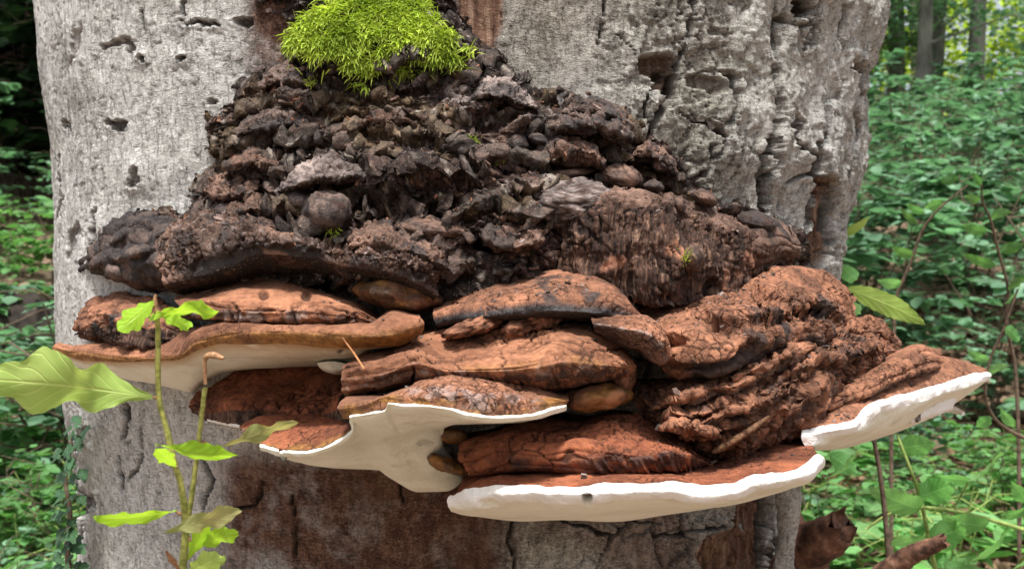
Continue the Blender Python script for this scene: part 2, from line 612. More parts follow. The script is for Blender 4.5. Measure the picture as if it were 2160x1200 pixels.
M_SHADEL = mat_leaf('deep_shade_leaf', (0.012, 0.030, 0.012), (0.032, 0.066, 0.026), (1.1, 1.3, 0.8), 0.1, 0.4, 0.2, rnd=0.4, scale=2.5)  # near-black leaf colour stands in for the deep shade on the left
M_IVY = mat_leaf('ivy_leaf', (0.030, 0.078, 0.034), (0.075, 0.150, 0.068), (1.1, 1.4, 0.8), 0.45, 0.35, 0.2, rnd=0.25)
M_CROWN = mat_leaf('sunlit_crown_leaf', (0.22, 0.36, 0.03), (0.50, 0.60, 0.09), (1.7, 1.7, 0.8), 0.0, 0.5, 0.55, rnd=0.35, scale=1.0)
M_LITTER = mat_leaf('dead_leaf', (0.085, 0.044, 0.024), (0.27, 0.165, 0.10), (1, 1, 1), 0.3, 0.7, 0.1, rnd=0.5, scale=6)
M_MOSS = mat_leaf('bright_moss', (0.18, 0.27, 0.018), (0.56, 0.68, 0.10), (1.2, 1.2, 0.7), 0.0, 0.6, 0.35, rnd=0.45, scale=30)
M_STEM = mat_plain('green_young_stem', [(0.38, (0.13, 0.14, 0.03)), (0.60, (0.34, 0.33, 0.09))], 200, 0.6, 0.0005)
M_BSTEM = mat_plain('bramble_stem', [(0.35, (0.15, 0.22, 0.05)), (0.65, (0.32, 0.40, 0.12))], 90, 0.6, 0.0005)
M_BUD = mat_plain('brown_bud', [(0.35, (0.20, 0.095, 0.045)), (0.65, (0.42, 0.24, 0.13))], 400, 0.7, 0.0004)
# ------------------------------------------------------------------ the ground
def ground_z(x, y):
    x = np.asarray(x, float); y = np.asarray(y, float)
    rise = np.where(y > 3.2, (y - 3.2), 0.0)
    z = 0.225 * np.minimum(rise, 15.0) + 0.05 * np.maximum(rise - 15.0, 0)
    z = z * sstep(3.0, 6.0, y) + 0.10 * sstep(1.8, 3.4, np.abs(x - 0.1)) * sstep(1, 3, y)
    p = np.stack([x.ravel(), y.ravel(), 0 * x.ravel()], -1)
    return z + (0.10 * fbm(p * 0.7, 3, 5) + 0.02 * fbm(p * 5, 2, 6)).reshape(x.shape)


gx = np.concatenate([np.linspace(-80, -9, 18), np.linspace(-8, 8, 130), np.linspace(9, 80, 18)])
gy = np.concatenate([np.linspace(-60, -3, 12), np.linspace(-2, 10, 100), np.linspace(10.5, 24, 30), np.linspace(27, 160, 20)])
GX, GY = np.meshgrid(gx, gy)
GZ = ground_z(GX, GY)
me = np_mesh('ground', np.stack([GX, GY, GZ], -1).reshape(-1, 3), grid_faces(len(gy), len(gx))[:, ::-1])
tag(put('ground', me, M_GROUND), kind='structure')

# ------------------------------------------------------------------ the beech trunk
D_AX = 1.335
SIL = [  # photo row, left edge, right edge of the trunk
    (-120, 60, 1885), (0, 70, 1868), (60, 76, 1862), (130, 80, 1828), (200, 90, 1822), (300, 105, 1822), (380, 110, 1805),
    (450, 113, 1785), (540, 110, 1772), (620, 112, 1755), (760, 118, 1735), (850, 128, 1712), (950, 150, 1690),
    (1050, 162, 1668), (1150, 168, 1655), (1260, 165, 1650), (1400, 150, 1660)]
SIL = np.array(SIL, float)


def trunk_axis(z):
    """axis x and radius at height z, from the silhouette"""
    py = 600 - (z - CAMZ) * F / 1.17
    xl = np.interp(py, SIL[:, 0], SIL[:, 1]); xr = np.interp(py, SIL[:, 0], SIL[:, 2])
    al, ar = np.arctan((xl - 1080) / F), np.arctan((xr - 1080) / F)
    mid = (al + ar) / 2
    dist = D_AX / np.cos(mid)
    low = np.clip((0.35 - z) / 0.35, 0, 1)
    return D_AX * np.tan(mid), dist * np.sin((ar - al) / 2) * (1 + 0.35 * low ** 2)


def trunk_Y(px, py):
    """distance plane Y where the ray through a pixel meets the smooth trunk (nan outside)"""
    Y = 0.9
    for _ in range(6):
        z = CAMZ - (py - 600) / F * Y
        xa, R = trunk_axis(np.array(z))
        k = (px - 1080) / F
        a, b, c = 1 + k * k, -2 * (k * xa + D_AX), xa * xa + D_AX * D_AX - R * R
        disc = b * b - 4 * a * c
        Y = (-b - math.sqrt(max(disc, 0))) / (2 * a)
    return float(Y)


def poly_dist(x, y, pts):
    """distance from pixels to a polyline and the position 0..1 along it"""
    best = np.full(len(x), 1e9); along = np.zeros(len(x))
    n = len(pts) - 1
    for k in range(n):
        ax, ay = pts[k]; bx, by = pts[k + 1]
        dx, dy = bx - ax, by - ay
        t = np.clip(((x - ax) * dx + (y - ay) * dy) / (dx * dx + dy * dy), 0, 1)
        d = np.hypot(x - ax - t * dx, y - ay - t * dy)
        up = d < best
        best = np.where(up, d, best); along = np.where(up, (k + t) / n, along)
    return best, along


NPHI = 640
phi = np.concatenate([np.linspace(-1.75, 1.75, NPHI), np.linspace(1.75, 2 * math.pi - 1.75, 50)[1:-1]])   # 0 faces the camera
z_lo, z_hi = CAMZ - 640 / F * 1.17, CAMZ + 650 / F * 1.1
zz = np.concatenate([np.linspace(3.4, z_hi + 0.02, 30), np.linspace(z_hi, z_lo, 500), np.linspace(z_lo - 0.02, -0.12, 24)])
xa, R = trunk_axis(zz)
PH, ZZ = np.meshgrid(phi, zz)
nv, nu = PH.shape
NX, NY = np.sin(PH), -np.cos(PH)
base = np.stack([xa[:, None] + R[:, None] * NX, D_AX + R[:, None] * NY, ZZ], -1).reshape(-1, 3)
nrm = np.stack([NX, NY, 0 * NX], -1).reshape(-1, 3)
px, py = to_px(base)
behind = base[:, 1] > D_AX - 0.05
front = ~behind
wx = perlin(base * 26, 3) * 11 + perlin(base * 90, 4) * 8 + perlin(base * 240, 7) * 4
wy = perlin(base * 26, 5) * 11 + perlin(base * 90, 6) * 7 + perlin(base * 240, 8) * 3
qx, qy = px + wx, py + wy
rough = sstep(1080, 1500, px + 90 * perlin(base * 8, 8)) * front          # the right side is gnarled
h = 0.006 * fbm(base * np.array([7, 7, 3.5]), 3, 1)
h += 0.0022 * fbm(base * np.array([40, 40, 22]), 3, 2)
h += rough * (0.008 * fbm(base * np.array([17, 17, 11]), 3, 9) + 0.0030 * fbm(base * np.array([50, 50, 34]), 3, 14) + 0.0020 * fbm(base * 150, 2, 15))
h += (1 - rough) * 0.0007 * fbm(base * np.array([170, 170, 110]), 2, 16)
mask = np.zeros((len(base), 4), np.float32)
# loose plates of bark on the right
surf = np.stack([PH.ravel() * 0.45, ZZ.ravel(), 0 * ZZ.ravel()], -1)
wsurf = surf + 0.012 * np.stack([perlin(base * 30, 21), perlin(base * 30, 22), 0 * px], -1)
f1, f2, cid = worley(wsurf * np.array([22, 14, 1]), 2, flat=True)
edge = 1 - sstep(0.0, 0.09, f2 - f1)
some = sstep(0.0, 0.25, perlin(base * 9, 31) + 0.05)
h += rough * ((cid - 0.5) * 0.006 - edge * some * 0.009 + 0.006 * plates(wsurf * np.array([26, 14, 1]), 6, True) + 0.0024 * plates(wsurf * np.array([80, 55, 1]), 7, True))
h += (1 - rough) * front * 0.0005 * plates(wsurf * np.array([90, 120, 1]), 8, True)
mask[:, 0] = rough * edge * some * 0.8
f1b, f2b, cidb = worley(wsurf * np.array([75, 50, 1]), 4, flat=True)
eb = (1 - sstep(0.0, 0.12, f2b - f1b)) * sstep(0.1, 0.35, perlin(base * 14, 33))
h += (rough * 0.6 + 0.25) * ((cidb - 0.5) * 0.0016 - eb * 0.003)
mask[:, 0] = np.maximum(mask[:, 0], eb * (0.3 + 0.4 * rough))
# fine pits of the left bark
pit = sstep(0.50, 0.66, perlin(base * np.array([110, 110, 190]), 41))
h -= pit * 0.0008 * (1 - rough)
mask[:, 0] = np.maximum(mask[:, 0], pit * 0.25)
mask[:, 3] = np.clip(0.95 - 0.75 * sstep(560, 1150, px) + 0.45 * sstep(1480, 1700, px) + 0.35 * perlin(base * 12, 51), 0, 1)

# holes, knots and torn patches seen on the trunk: x, y, rx, ry, depth mm, wood colour, dark, turn
HOLES = [
    (1390, 138, 44, 30, 16, .8, .3, 0.1), (1412, 170, 22, 26, 16, .8, .3, 0.3), (1640, 152, 11, 20, 14, 0, 1, 0), (1690, 20, 17, 26, 16, 0, 1, 0),
    (1632, 305, 17, 30, 16, .3, .8, 0), (1690, 265, 15, 26, 9, .1, .6, 0), (1795, 145, 24, 17, 12, .4, .6, .6), (1612, 432, 12, 18, 16, 0, 1, 0),
    (1508, 60, 9, 12, 4, 0, .4, 0), (1508, 60, 17, 20, -2, 0, 0, 0), (300, 125, 9, 6, 6, 0, .95, 0), (300, 122, 19, 14, -2.5, 0, 0, 0), (392, 126, 9, 6, 6, 0, .95, 0), (392, 123, 19, 14, -2.5, 0, 0, 0),
    (250, 260, 20, 11, 8, .2, .75, .1), (135, 262, 6, 12, 5, .2, .7, 0), (512, 50, 27, 11, 7, .3, .7, 0), (245, 92, 36, 9, 5, .5, .5, -.25), (274, 105, 6, 26, 4, .2, .6, 0),
    (292, 372, 11, 24, 5, .2, .7, .1), (292, 372, 38, 44, -4, 0, 0, 0), (160, 100, 9, 60, 3, .3, .2, .1), (152, 510, 13, 46, 4, .2, .5, .35), (172, 1065, 26, 34, 9, .1, .8, .3),
    (445, 214, 8, 6, 4, .2, .6, 0), (1575, 250, 90, 60, -4, 0, 0, .4), (1470, 170, 80, 30, -3, 0, 0, .3), (1500, 175, 50, 18, 6, .3, .3, .2),
    (1740, 90, 60, 70, -5, 0, 0, 0), (1700, 330, 60, 50, -5, 0, 0, 0), (1395, 205, 22, 40, -6, 0, 0, .3), (1570, 330, 46, 34, -5, 0, 0, .2),
    (1080, 1115, 30, 60, 2, .2, .2, 0), (985, 1130, 60, 110, 3, .25, 0, 0), (250, 1000, 6, 40, 5, 0, .9, -.2), (262, 880, 7, 60, 5, 0, .9, 0), (240, 1000, 20, 90, 1, 0, .0, 0),
    (1560, 1010, 60, 40, 5, 1, 0, 0), (1540, 1170, 80, 60, 5, 1, 0, 0), (1590, 1090, 36, 120, 6, 1, 0, .08), (760, 1100, 90, 60, -3, 0, 0, .2), (560, 1120, 80, 50, -3, 0, 0, 0),
    (820, 1010, 120, 60, 2, .15, .1, 0), (1450, 1130, 70, 50, -3, 0, 0, 0), (1300, 1130, 60, 40, -2.5, 0, 0, 0), (500, 1000, 40, 60, -3, 0, 0, 0)]
for (cx, cy, rx, ry, dep, wd, dk, rot) in HOLES:
    ca, sa = math.cos(rot), math.sin(rot)
    sel = front & (np.abs(px - cx) < 2.2 * max(rx, ry) + 25) & (np.abs(py - cy) < 2.2 * max(rx, ry) + 25)
    ux, uy = (qx[sel] - cx), (qy[sel] - cy)
    d = np.hypot((ux * ca + uy * sa) / rx, (-ux * sa + uy * ca) / ry)
    if dep > 0:
        m = 1 - sstep(0.78, 1.02, d)
        lip = np.exp(-((d - 1.12) / 0.13) ** 2) * 0.12
        h[sel] += (-m * dep + lip * min(dep, 8)) * 0.001
        mask[sel, 1] = np.maximum(mask[sel, 1] * (1 - m), m * wd)
        mask[sel, 0] = np.maximum(mask[sel, 0] * (1 - m * (wd > .5)), m * dk)
    else:
        h[sel] += -dep * 0.001 * np.exp(-d * d * 0.9)
# open cracks: points, half width px, depth mm
CRACKS = [
    ([(1472, -20), (1466, 40), (1452, 90), (1440, 130)], 5, 12), ([(1440, 130), (1425, 190), (1400, 230), (1375, 270), (1372, 300)], 6, 12),
    ([(1375, 270), (1365, 215), (1390, 170)], 3, 6), ([(1275, 0), (1272, 50), (1258, 110)], 3, 5), ([(1640, -10), (1632, 60), (1640, 150), (1650, 230), (1632, 300), (1640, 350), (1620, 400), (1608, 450)], 5, 10),
    ([(1630, 300), (1612, 370), (1606, 440)], 8, 12), ([(1700, 20), (1710, 90), (1690, 110)], 5, 9), ([(1720, 300), (1712, 350), (1716, 380), (1760, 385)], 6, 10),
    ([(1700, 260), (1690, 300), (1712, 330)], 5, 8), ([(1760, 395), (1755, 440), (1752, 500), (1758, 560)], 8, 14), ([(1500, 310), (1498, 360), (1470, 375), (1440, 380)], 5, 7),
    ([(1440, 240), (1500, 262), (1525, 290), (1510, 340)], 4, 7), ([(1820, 130), (1812, 180), (1822, 215)], 6, 8), ([(1530, 150), (1560, 160), (1562, 220), (1545, 255)], 6, 8),
    ([(200, 440), (197, 490), (198, 530)], 4, 6), ([(385, 40), (440, 48), (470, 58)], 4, 5), ([(390, 0), (392, 28)], 3, 4), ([(640, 330), (600, 380)], 2, 3),
    ([(1632, 1000), (1625, 1060), (1622, 1130), (1616, 1230)], 9, 16), ([(1180, 1100), (1220, 1110), (1290, 1130), (1262, 1200)], 3, 6), ([(1290, 1130), (1330, 1090), (1400, 1110)], 3, 5),
    ([(1450, 1040), (1440, 1110), (1450, 1200)], 3, 5), ([(1090, 1080), (1075, 1130), (1080, 1200)], 4, 6), ([(300, 900), (292, 960), (270, 1010)], 3, 5), ([(180, 900), (160, 1000), (175, 1100), (160, 1200)], 6, 8),
    ([(560, 1010), (540, 1060), (470, 1080)], 4, 6), ([(420, 960), (445, 1010), (430, 1080)], 5, 7), ([(620, 1040), (626, 1120), (618, 1220)], 3, 5), ([(840, 960), (850, 1060)], 4, 5),
    ([(1390, 1130), (1480, 1120), (1560, 1100)], 4, 7), ([(1560, 1100), (1555, 1030)], 4, 6), ([(300, 20), (306, 70)], 3, 4), ([(120, 330), (124, 420), (118, 470)], 3, 5), ([(1340, 100), (1300, 60)], 2, 3)]
for pts, w, dep in CRACKS:
    a = np.array(pts, float)
    if a[:, 0].min() > 1350 and a[:, 1].max() < 620:
        w, dep = w * 1.5, dep * 1.4
    sel = front & (px > a[:, 0].min() - 40) & (px < a[:, 0].max() + 40) & (py > a[:, 1].min() - 40) & (py < a[:, 1].max() + 40)
    d, t = poly_dist(qx[sel] - 0.4 * wx[sel], qy[sel], pts)
    ww = w * (0.35 + 0.9 * np.sin(np.clip(t, 0.04, 0.96) * math.pi)) * (0.7 + 0.5 * perlin(base[sel] * 60, 61))
    m = 1 - sstep(ww * 0.5, ww * 1.25 + 1, d)
    h[sel] += (-m * dep + np.exp(-((d - ww * 2.2) / (w * 0.9 + 2)) ** 2) * min(dep, 7) * 0.16) * 0.001
    mask[sel, 0] = np.maximum(mask[sel, 0], m * 0.95)
# strips where the bark has fallen and the wood shows: points, half width px, depth mm
for pts, w, dep in [([(1020, -80), (1012, 30), (992, 92)], 62, 7), ([(1738, 392), (1730, 450), (1722, 545)], 27, 13)]:
    a = np.array(pts, float)
    sel = front & (px > a[:, 0].min() - 120) & (px < a[:, 0].max() + 120) & (py > a[:, 1].min() - 60) & (py < a[:, 1].max() + 60)
    d, t = poly_dist(qx[sel], qy[sel], pts)
    m = 1 - sstep(w * 0.82, w, d * (1 + 0.25 * t))
    h[sel] += -m * dep * 0.001 + m * 0.002 * perlin(base[sel] * np.array([160, 160, 9]), 62)
    mask[sel, 1] = np.maximum(mask[sel, 1], m)
    mask[sel, 0] = np.maximum(mask[sel, 0] * (1 - m), np.exp(-((d - w * .9) / 5) ** 2) * (qx[sel] < a[:, 0].mean()) * .8)
# spore stain and rot under and around the fungus; bare wood low on the right
stz = sstep(900, 1000, qy) * sstep(420, 520, qx) * (1 - sstep(1020, 1110, qx)) * sstep(-0.55, 0.1, perlin(base * 13, 71) + 0.55 - 0.5 * sstep(1000, 1250, py))
st2 = 0.7 * sstep(930, 1000, qy) * sstep(1050, 1100, qx) * sstep(-.1, .3, perlin(base * 11, 72))
rotb = sstep(480, 560, qx + 50 * perlin(base * 14, 74)) * (1 - sstep(930, 990, qx)) * (1 - sstep(260, 420, qy))
halo = sstep(430, 600, qx + 60 * perlin(base * 10, 73)) * (1 - sstep(1150, 1420, qx)) * (1 - sstep(180, 420, qy)) * 0.25
mask[:, 2] = np.clip(np.maximum(np.maximum(np.maximum(stz, st2), halo), rotb), 0, 1) * front
lowwood = sstep(1470, 1500, qx + 30 * perlin(base * 20, 75)) * sstep(985, 1020, qy) * (1 - sstep(1612, 1625, qx))
patch = sstep(0.95, 1.1, np.hypot((qx - 1450) / 120, (qy - 1090) / 70)) * sstep(0.9, 1.1, np.hypot((qx - 1590) / 20, (qy - 1000) / 30))
wf = lowwood * patch * front
mask[:, 1] = np.maximum(mask[:, 1], wf)
h -= 0.006 * wf
h += wf * 0.0025 * perlin(base * np.array([150, 150, 8]), 77)
h[behind] = 0.012 * fbm(base[behind] * np.array([7, 7, 3]), 3, 1)
VT = base + nrm * h[:, None]
tree = thing('beech_tree', 'broad grey beech trunk with cracked peeling bark carrying the tiered fungus', 'tree', (float(xa[-1]), D_AX, 0))
me = np_mesh('trunk', VT - np.array(tree.location), grid_faces(nv, nu, wrap=True), mask)
trunk_o = put('trunk', me, M_BARK, tree)
TR_V = VT.reshape(nv, nu, 3)
sub = TR_V[30:530:4, :NPHI:4]
BV = BVHTree.FromPolygons(sub.reshape(-1, 3).tolist(), grid_faces(sub.shape[0], sub.shape[1]).tolist())


def on_trunk(px_, py_):
    d = Vector(P(px_, py_, 1.0) - np.array((0, 0, CAMZ))).normalized()
    loc, nor, _, _ = BV.ray_cast(Vector((0, 0, CAMZ)), d)
    if loc is None:
        return None, None
    if nor.y > 0:
        nor = -nor
    return np.array(loc), np.array(nor)


# loose flakes of bark, each lifted off the trunk
def flake_mesh(seed, n=9):
    r = np.random.default_rng(seed)
    th = np.sort(r.random(n) * 2 * math.pi) + 0.3
    rad = 0.55 + 0.5 * r.random(n)
    out = np.stack([np.cos(th) * rad * 0.8, np.sin(th) * rad, 0 * th], -1)
    bend = lambda v: 0.28 * v[:, 0] ** 2 + 0.22 * (v[:, 1] + 0.7) ** 2 * 0.5
    rings = [out * 0.0 + np.array([0, 0, 0]), out * 0.62, out]
    top = np.concatenate([rings[1] + np.c_[np.zeros((n, 2)), bend(rings[1]) + 0.10], out + np.c_[np.zeros((n, 2)), bend(out) + 0.05 + 0.06 * r.random(n)]])
    bot = out + np.c_[np.zeros((n, 2)), bend(out) - 0.06]
    V = np.concatenate([top, bot, [[0, 0, 0.13]]])
    f = []
    for j in range(n):
        k = (j + 1) % n
        f += [[3 * n, j, k], [j, n + j, n + k], [j, n + k, k], [n + j, 2 * n + j, 2 * n + k], [n + j, 2 * n + k, n + k]]
    return V, np.array(f)


FLK = []
for s in range(7):
    V, f = flake_mesh(100 + s)
    m = np_mesh('bark_plate', V, f, np.tile([[0.05, 0.0, 0.0, 0.45 + 0.05 * s]], (len(V), 1)), smooth=False)
    m.materials.append(M_BARK)
    FLK.append(m)


def orient(n, spin, tilt=0.0):
    n = n / np.linalg.norm(n)
    a = np.cross(n, (0, 0, 1.0)); a /= np.linalg.norm(a) + 1e-9
    b = np.cross(n, a)
    c, s = math.cos(spin), math.sin(spin)
    x = a * c + b * s
    y = -a * s + b * c
    n2 = n * math.cos(tilt) + y * math.sin(tilt)
    y2 = np.cross(n2, x)
    from mathutils import Matrix
    return Matrix(np.stack([x, y2, n2], 1).tolist()).to_quaternion()


spots = [(1392, 190, 24), (1380, 205, 18), (1405, 232, 16), (262, 88, 20), (540, 48, 14), (1532, 150, 18), (1555, 168, 14), (1500, 262, 18), (1478, 252, 13), (1708, 252, 16), (1746, 376, 15), (1722, 372, 14),
         (1815, 60, 16), (1840, 40, 15), (1846, 70, 13), (1795, 132, 15), (1806, 166, 14), (1768, 350, 13), (1788, 352, 14), (1810, 300, 12), (1640, 370, 12), (1690, 118, 14), (1448, 86, 11), (1478, 66, 11),
         (165, 968, 17), (182, 1040, 20), (200, 1062, 14), (1520, 1108, 20), (1560, 1106, 15), (1490, 1116, 14), (1585, 1108, 10)]
r = np.random.default_rng(5)
while len(spots) < 95:
    x, y = (r.uniform(1330, 1830), r.uniform(0, 470)) if r.random() < 0.75 else (r.uniform(90, 500), r.uniform(0, 460))
    spots.append((x, y, r.uniform(4.5, 10)))
for k, (x, y, s) in enumerate(spots):
    p, n = on_trunk(x, y)
    if p is None:
        continue
    o = put('bark_plate', FLK[k % 7], None, trunk_o)
    o.rotation_mode = 'QUATERNION'
    o.rotation_quaternion = orient(n, r.uniform(-0.7, 0.7) + (math.pi if r.random() < .4 else 0), 0.12)
    sz = s * p[1] / F
    o.scale = (sz, sz * r.uniform(0.8, 1.3), sz * 0.55)
    o.location = Vector((p - n * 0.0008 - np.array(tree.location)).tolist())
# the detached strip of bark at the lower right edge
path = np.array([P(1662 - 10 * t + 4 * math.sin(5 * t), 985 + 300 * t, 1.045) for t in np.linspace(0, 1, 40)])
V, f = tube(path, 0.0105 + 0.002 * np.sin(np.linspace(0, 9, 40)), 14)
V = V + 0.0035 * fbm(V * 60, 3, 81)[:, None] * np.array([1, 1, 0.3]) + 0.002 * fbm(V * 160, 2, 82)[:, None]
me = np_mesh('bark_strip', V - np.array(tree.location), f, np.tile([[0.1, 0, 0, 0.8]], (len(V), 1)))
tag(put('bark_strip', me, M_BARK, tree), 'narrow pale grey strip of bark split from the trunk')
# ------------------------------------------------------------------ bracket fungi
SURF = []      # (points, normals) of visible crust, for scattering crumbs


def grid_normals(G):
    du = np.gradient(G, axis=1); dv = np.gradient(G, axis=0)
    n = np.cross(dv, du)
    return n / (np.linalg.norm(n, axis=-1, keepdims=True) + 1e-12)


def window(x, lo, hi, f):
    return sstep(lo - f, lo + f, x) * (1 - sstep(hi - f, hi + f, x))


def loft(curves, step=2.6, back=7.0, ops=(), seed=0, stamps=(), ledges=()):
    """surface through pixel curves (x, y, Y in cm), with relief; returns grid, mask, curve index of each row"""
    cs = [np.asarray(c, float) for c in curves]
    if back:
        a = cs[0].copy(); a[:, 2] += back
        b = cs[-1].copy(); b[:, 2] += back
        cs = [a] + cs + [b]
    L = max(np.hypot(*np.diff(c[:, :2], axis=0).T).sum() for c in cs)
    nu = int(np.clip(L / step, 16, 420))
    C = np.stack([resample(c, nu) for c in cs])
    C[..., 2] /= 100.0
    W = PV(C)
    kd = [np.linalg.norm(np.diff(W[k:k + 2], axis=0)[0], axis=-1).mean() for k in range(len(cs) - 1)]
    x = np.concatenate([[0], np.cumsum(np.maximum(kd, 0.0015))])
    res = step * 0.72 / F
    vq, ki = [], []
    for k in range(len(cs) - 1):
        hid = back and (k == 0 or k == len(cs) - 2)
        n = int(np.clip((x[k + 1] - x[k]) / res * (0.12 if hid else 1), 3, 90))
        t = np.arange(n) / n
        vq.append(x[k] + t * (x[k + 1] - x[k])); ki.append(k + t)
    vq.append([x[-1]]); ki.append([len(cs) - 1])
    vq = np.concatenate(vq); ki = np.concatenate(ki) - (1 if back else 0)
    G = herm(x, W, vq)
    nv = len(vq)
    mask = np.zeros((nv, nu, 4), np.float32)
    KI = np.repeat(ki[:, None], nu, 1)
    UU = np.repeat(np.linspace(0, 1, nu)[None], nv, 0)
    for phase in (0, 1):
        N = grid_normals(G)
        H = np.zeros((nv, nu))
        pts = (G + seed * 0.37).reshape(-1, 3)
        s_len = np.concatenate([np.zeros((nv, 1)), np.cumsum(np.linalg.norm(np.diff(G, axis=1), axis=-1), 1)], 1)
        for o in ops:
            ty = o[0]
            kw = dict(o[1])
            ph = 0 if ty in ('lump', 'billow', 'terr', 'step') else 1
            if ph != phase:
                continue
            w = np.ones((nv, nu))
            if 'k' in kw:
                w = w * window(KI, kw['k'][0], kw['k'][1], kw.get('f', 0.25))
            if 'u' in kw:
                w = w * window(UU, kw['u'][0], kw['u'][1], 0.05)
            sc = kw.get('s', 20) * 0.001
            a = kw.get('a', 1.0) * 0.001
            if 'cov' in kw:
                w = w * sstep(0.02, 0.25, perlin(pts / (sc * 3.5), 91 + seed).reshape(nv, nu) + (kw['cov'] - 0.5))
            if ty == 'lump':
                H += a * w * fbm(pts / sc, 3, seed).reshape(nv, nu)
            elif ty == 'billow':
                n = perlin(pts / sc, seed + 2); n2 = perlin(pts / sc * 2.1, seed + 3)
                H += a * w * ((1 - 2.2 * np.abs(n)) * 0.7 + (1 - 2.2 * np.abs(n2)) * 0.35).reshape(nv, nu)
            elif ty == 'terr':
                wob = 0.35 * perlin(pts / 0.035, seed + 4).reshape(nv, nu)
                ph_ = (KI + wob) * kw.get('n', 3.0)
                fr = ph_ - np.floor(ph_)
                H += a * w * (np.sqrt(np.clip(np.sin(fr * math.pi), 0, 1)) - 0.6)
                mask[..., 0] = np.maximum(mask[..., 0], 0.22 * w * (1 - sstep(0.0, 0.10, np.minimum(fr, 1 - fr))))
            elif ty == 'step':
                n = fbm(pts / sc * np.array([0.55, 0.55, 1.3]), 3, seed + 6).reshape(nv, nu) * 4.0
                fl = np.floor(n); fr = n - fl
                H += a * w * (fl + sstep(0.72, 1.0, fr)) * 0.4
                mask[..., 0] = np.maximum(mask[..., 0], 0.35 * w * window(fr, 0.74, 0.92, 0.08))
            elif ty == 'crack':
                q = pts + 0.35 * sc * np.stack([perlin(pts / sc * 1.3, seed + j) for j in (5, 6, 7)], -1)
                q = q / sc * np.asarray(kw.get('an', (1, 1, 1)))
                f1, f2, cid = worley(q, seed)
                e = (1 - sstep(kw.get('w', .1) * 0.35, kw.get('w', .1), (f2 - f1))).reshape(nv, nu)
                H += w * (-a * e + a * 0.35 * (cid.reshape(nv, nu) - 0.5) * kw.get('tilt', 1.0) - a * 0.25 * (f1.reshape(nv, nu)) ** 2)
                mask[..., 0] = np.maximum(mask[..., 0], e * w * 0.9)
            elif ty == 'plate':
                q = pts + 0.25 * sc * np.stack([perlin(pts / sc * 1.5, seed + j) for j in (35, 36, 37)], -1)
                H += a * w * plates(q / sc * np.asarray(kw.get('an', (1, 1, 1))), seed + 31).reshape(nv, nu)
            elif ty == 'fiber':
                q = np.stack([s_len.ravel() / sc, 0 * s_len.ravel() + seed, (KI.ravel() + UU.ravel() * 6) * kw.get('run', 0.7)], -1)
                n = (perlin(q, seed + 8) * 0.65 + 0.45 * perlin(q * np.array([2.6, 1, 1.5]), seed + 9)).reshape(nv, nu)
                H += a * w * n
                mask[..., 0] = np.maximum(mask[..., 0], w * 0.8 * sstep(0.18, 0.45, -n))
            elif ty == 'pit':
                f1, _, cid = worley(pts / sc, seed + 11)
                m = (1 - sstep(0.12, 0.3, f1)).reshape(nv, nu) * (cid.reshape(nv, nu) > 0.55)
                H -= a * w * m
                mask[..., 0] = np.maximum(mask[..., 0], m * w * 0.7)
            elif ty == 'grain':
                H += a * w * fbm(pts / sc, 3, seed + 13).reshape(nv, nu)
            elif ty in ('dark', 'och', 'pale'):
                ch = {'dark': 1, 'och': 2, 'pale': 3}[ty]
                n = fbm(pts / sc, 3, seed + 15).reshape(nv, nu)
                m = w * sstep(-0.12, 0.12, n + kw.get('b', 0.0)) * kw.get('m', 1.0)
                mask[..., ch] = np.maximum(mask[..., ch], m)
        if phase == 1 and len(ledges):
            X, Yp = to_px(G)
            rag = (10 * perlin(pts / 0.016, 23) + 4 * perlin(pts / 0.0035, 24)).reshape(nv, nu)
            drop = (9 + 8 * perlin(pts * np.array([420, 420, 60]), 25)).reshape(nv, nu).clip(4, 20)
            LH = np.zeros((nv, nu)); LS = np.zeros((nv, nu)); LU = np.zeros((nv, nu))
            for (lp, up, hm) in ledges:
                lp = np.asarray(lp, float)
                s_ = np.nonzero((X > lp[0, 0] - 30) & (X < lp[-1, 0] + 30) & (Yp > lp[:, 1].min() - up - 20) & (Yp < lp[:, 1].max() + 60))
                x_, rg, h_ = X[s_], rag[s_], H[s_]
                ends = sstep(lp[0, 0] - 12, lp[0, 0] + 14, x_ + rg) * (1 - sstep(lp[-1, 0] - 14, lp[-1, 0] + 12, x_ + rg))
                dy = Yp[s_] - np.interp(x_, lp[:, 0], lp[:, 1]) - rg
                prof = np.where(dy < 0, np.clip(1 + dy / up, 0, 1) ** 1.4, 1 - sstep(0, drop[s_], dy))
                under = np.exp(-((dy - 18) / 10) ** 2) * (dy > 0)
                pe = prof * ends
                LH[s_] = np.maximum(LH[s_] * (1 - 0.5 * under * ends), hm * 0.001 * pe)
                LS[s_] = np.maximum(LS[s_], (0.6 if hm > 9.5 else 0.25) * pe)
                LU[s_] = np.maximum(LU[s_], under * ends)
                if hm > 9.5:
                    ch = 1 if int(lp[0, 0]) % 3 == 0 else 3
                    mask[s_[0], s_[1], ch] = np.maximum(mask[s_[0], s_[1], ch], (.5 if ch == 1 else .10) * sstep(.2, .6, pe))
            H = H * (1 - LS) + LH - 0.006 * LU * (1 - LS)
        if phase == 1 and len(stamps):
            X, Yp = to_px(G)
            wob = 2.2 * perlin(pts / 0.006, 3).reshape(nv, nu)
            for (sx, sy, rx, ry, dep, dk) in stamps:
                d = np.hypot((X - sx + wob) / rx, (Yp - sy + wob) / ry)
                if dep > 0:
                    m = 1 - sstep(0.55, 1.05, d)
                    H -= m * dep * 0.001
                    mask[..., 0] = np.maximum(mask[..., 0], m * dk)
                else:
                    H -= dep * 0.001 * np.exp(-d * d)
        if back:     # hidden end rows stay put
            H *= sstep(-1.0, -0.6, KI) * (1 - sstep(len(cs) - 2.4, len(cs) - 2.0, KI))
        G = G + N * H[..., None]
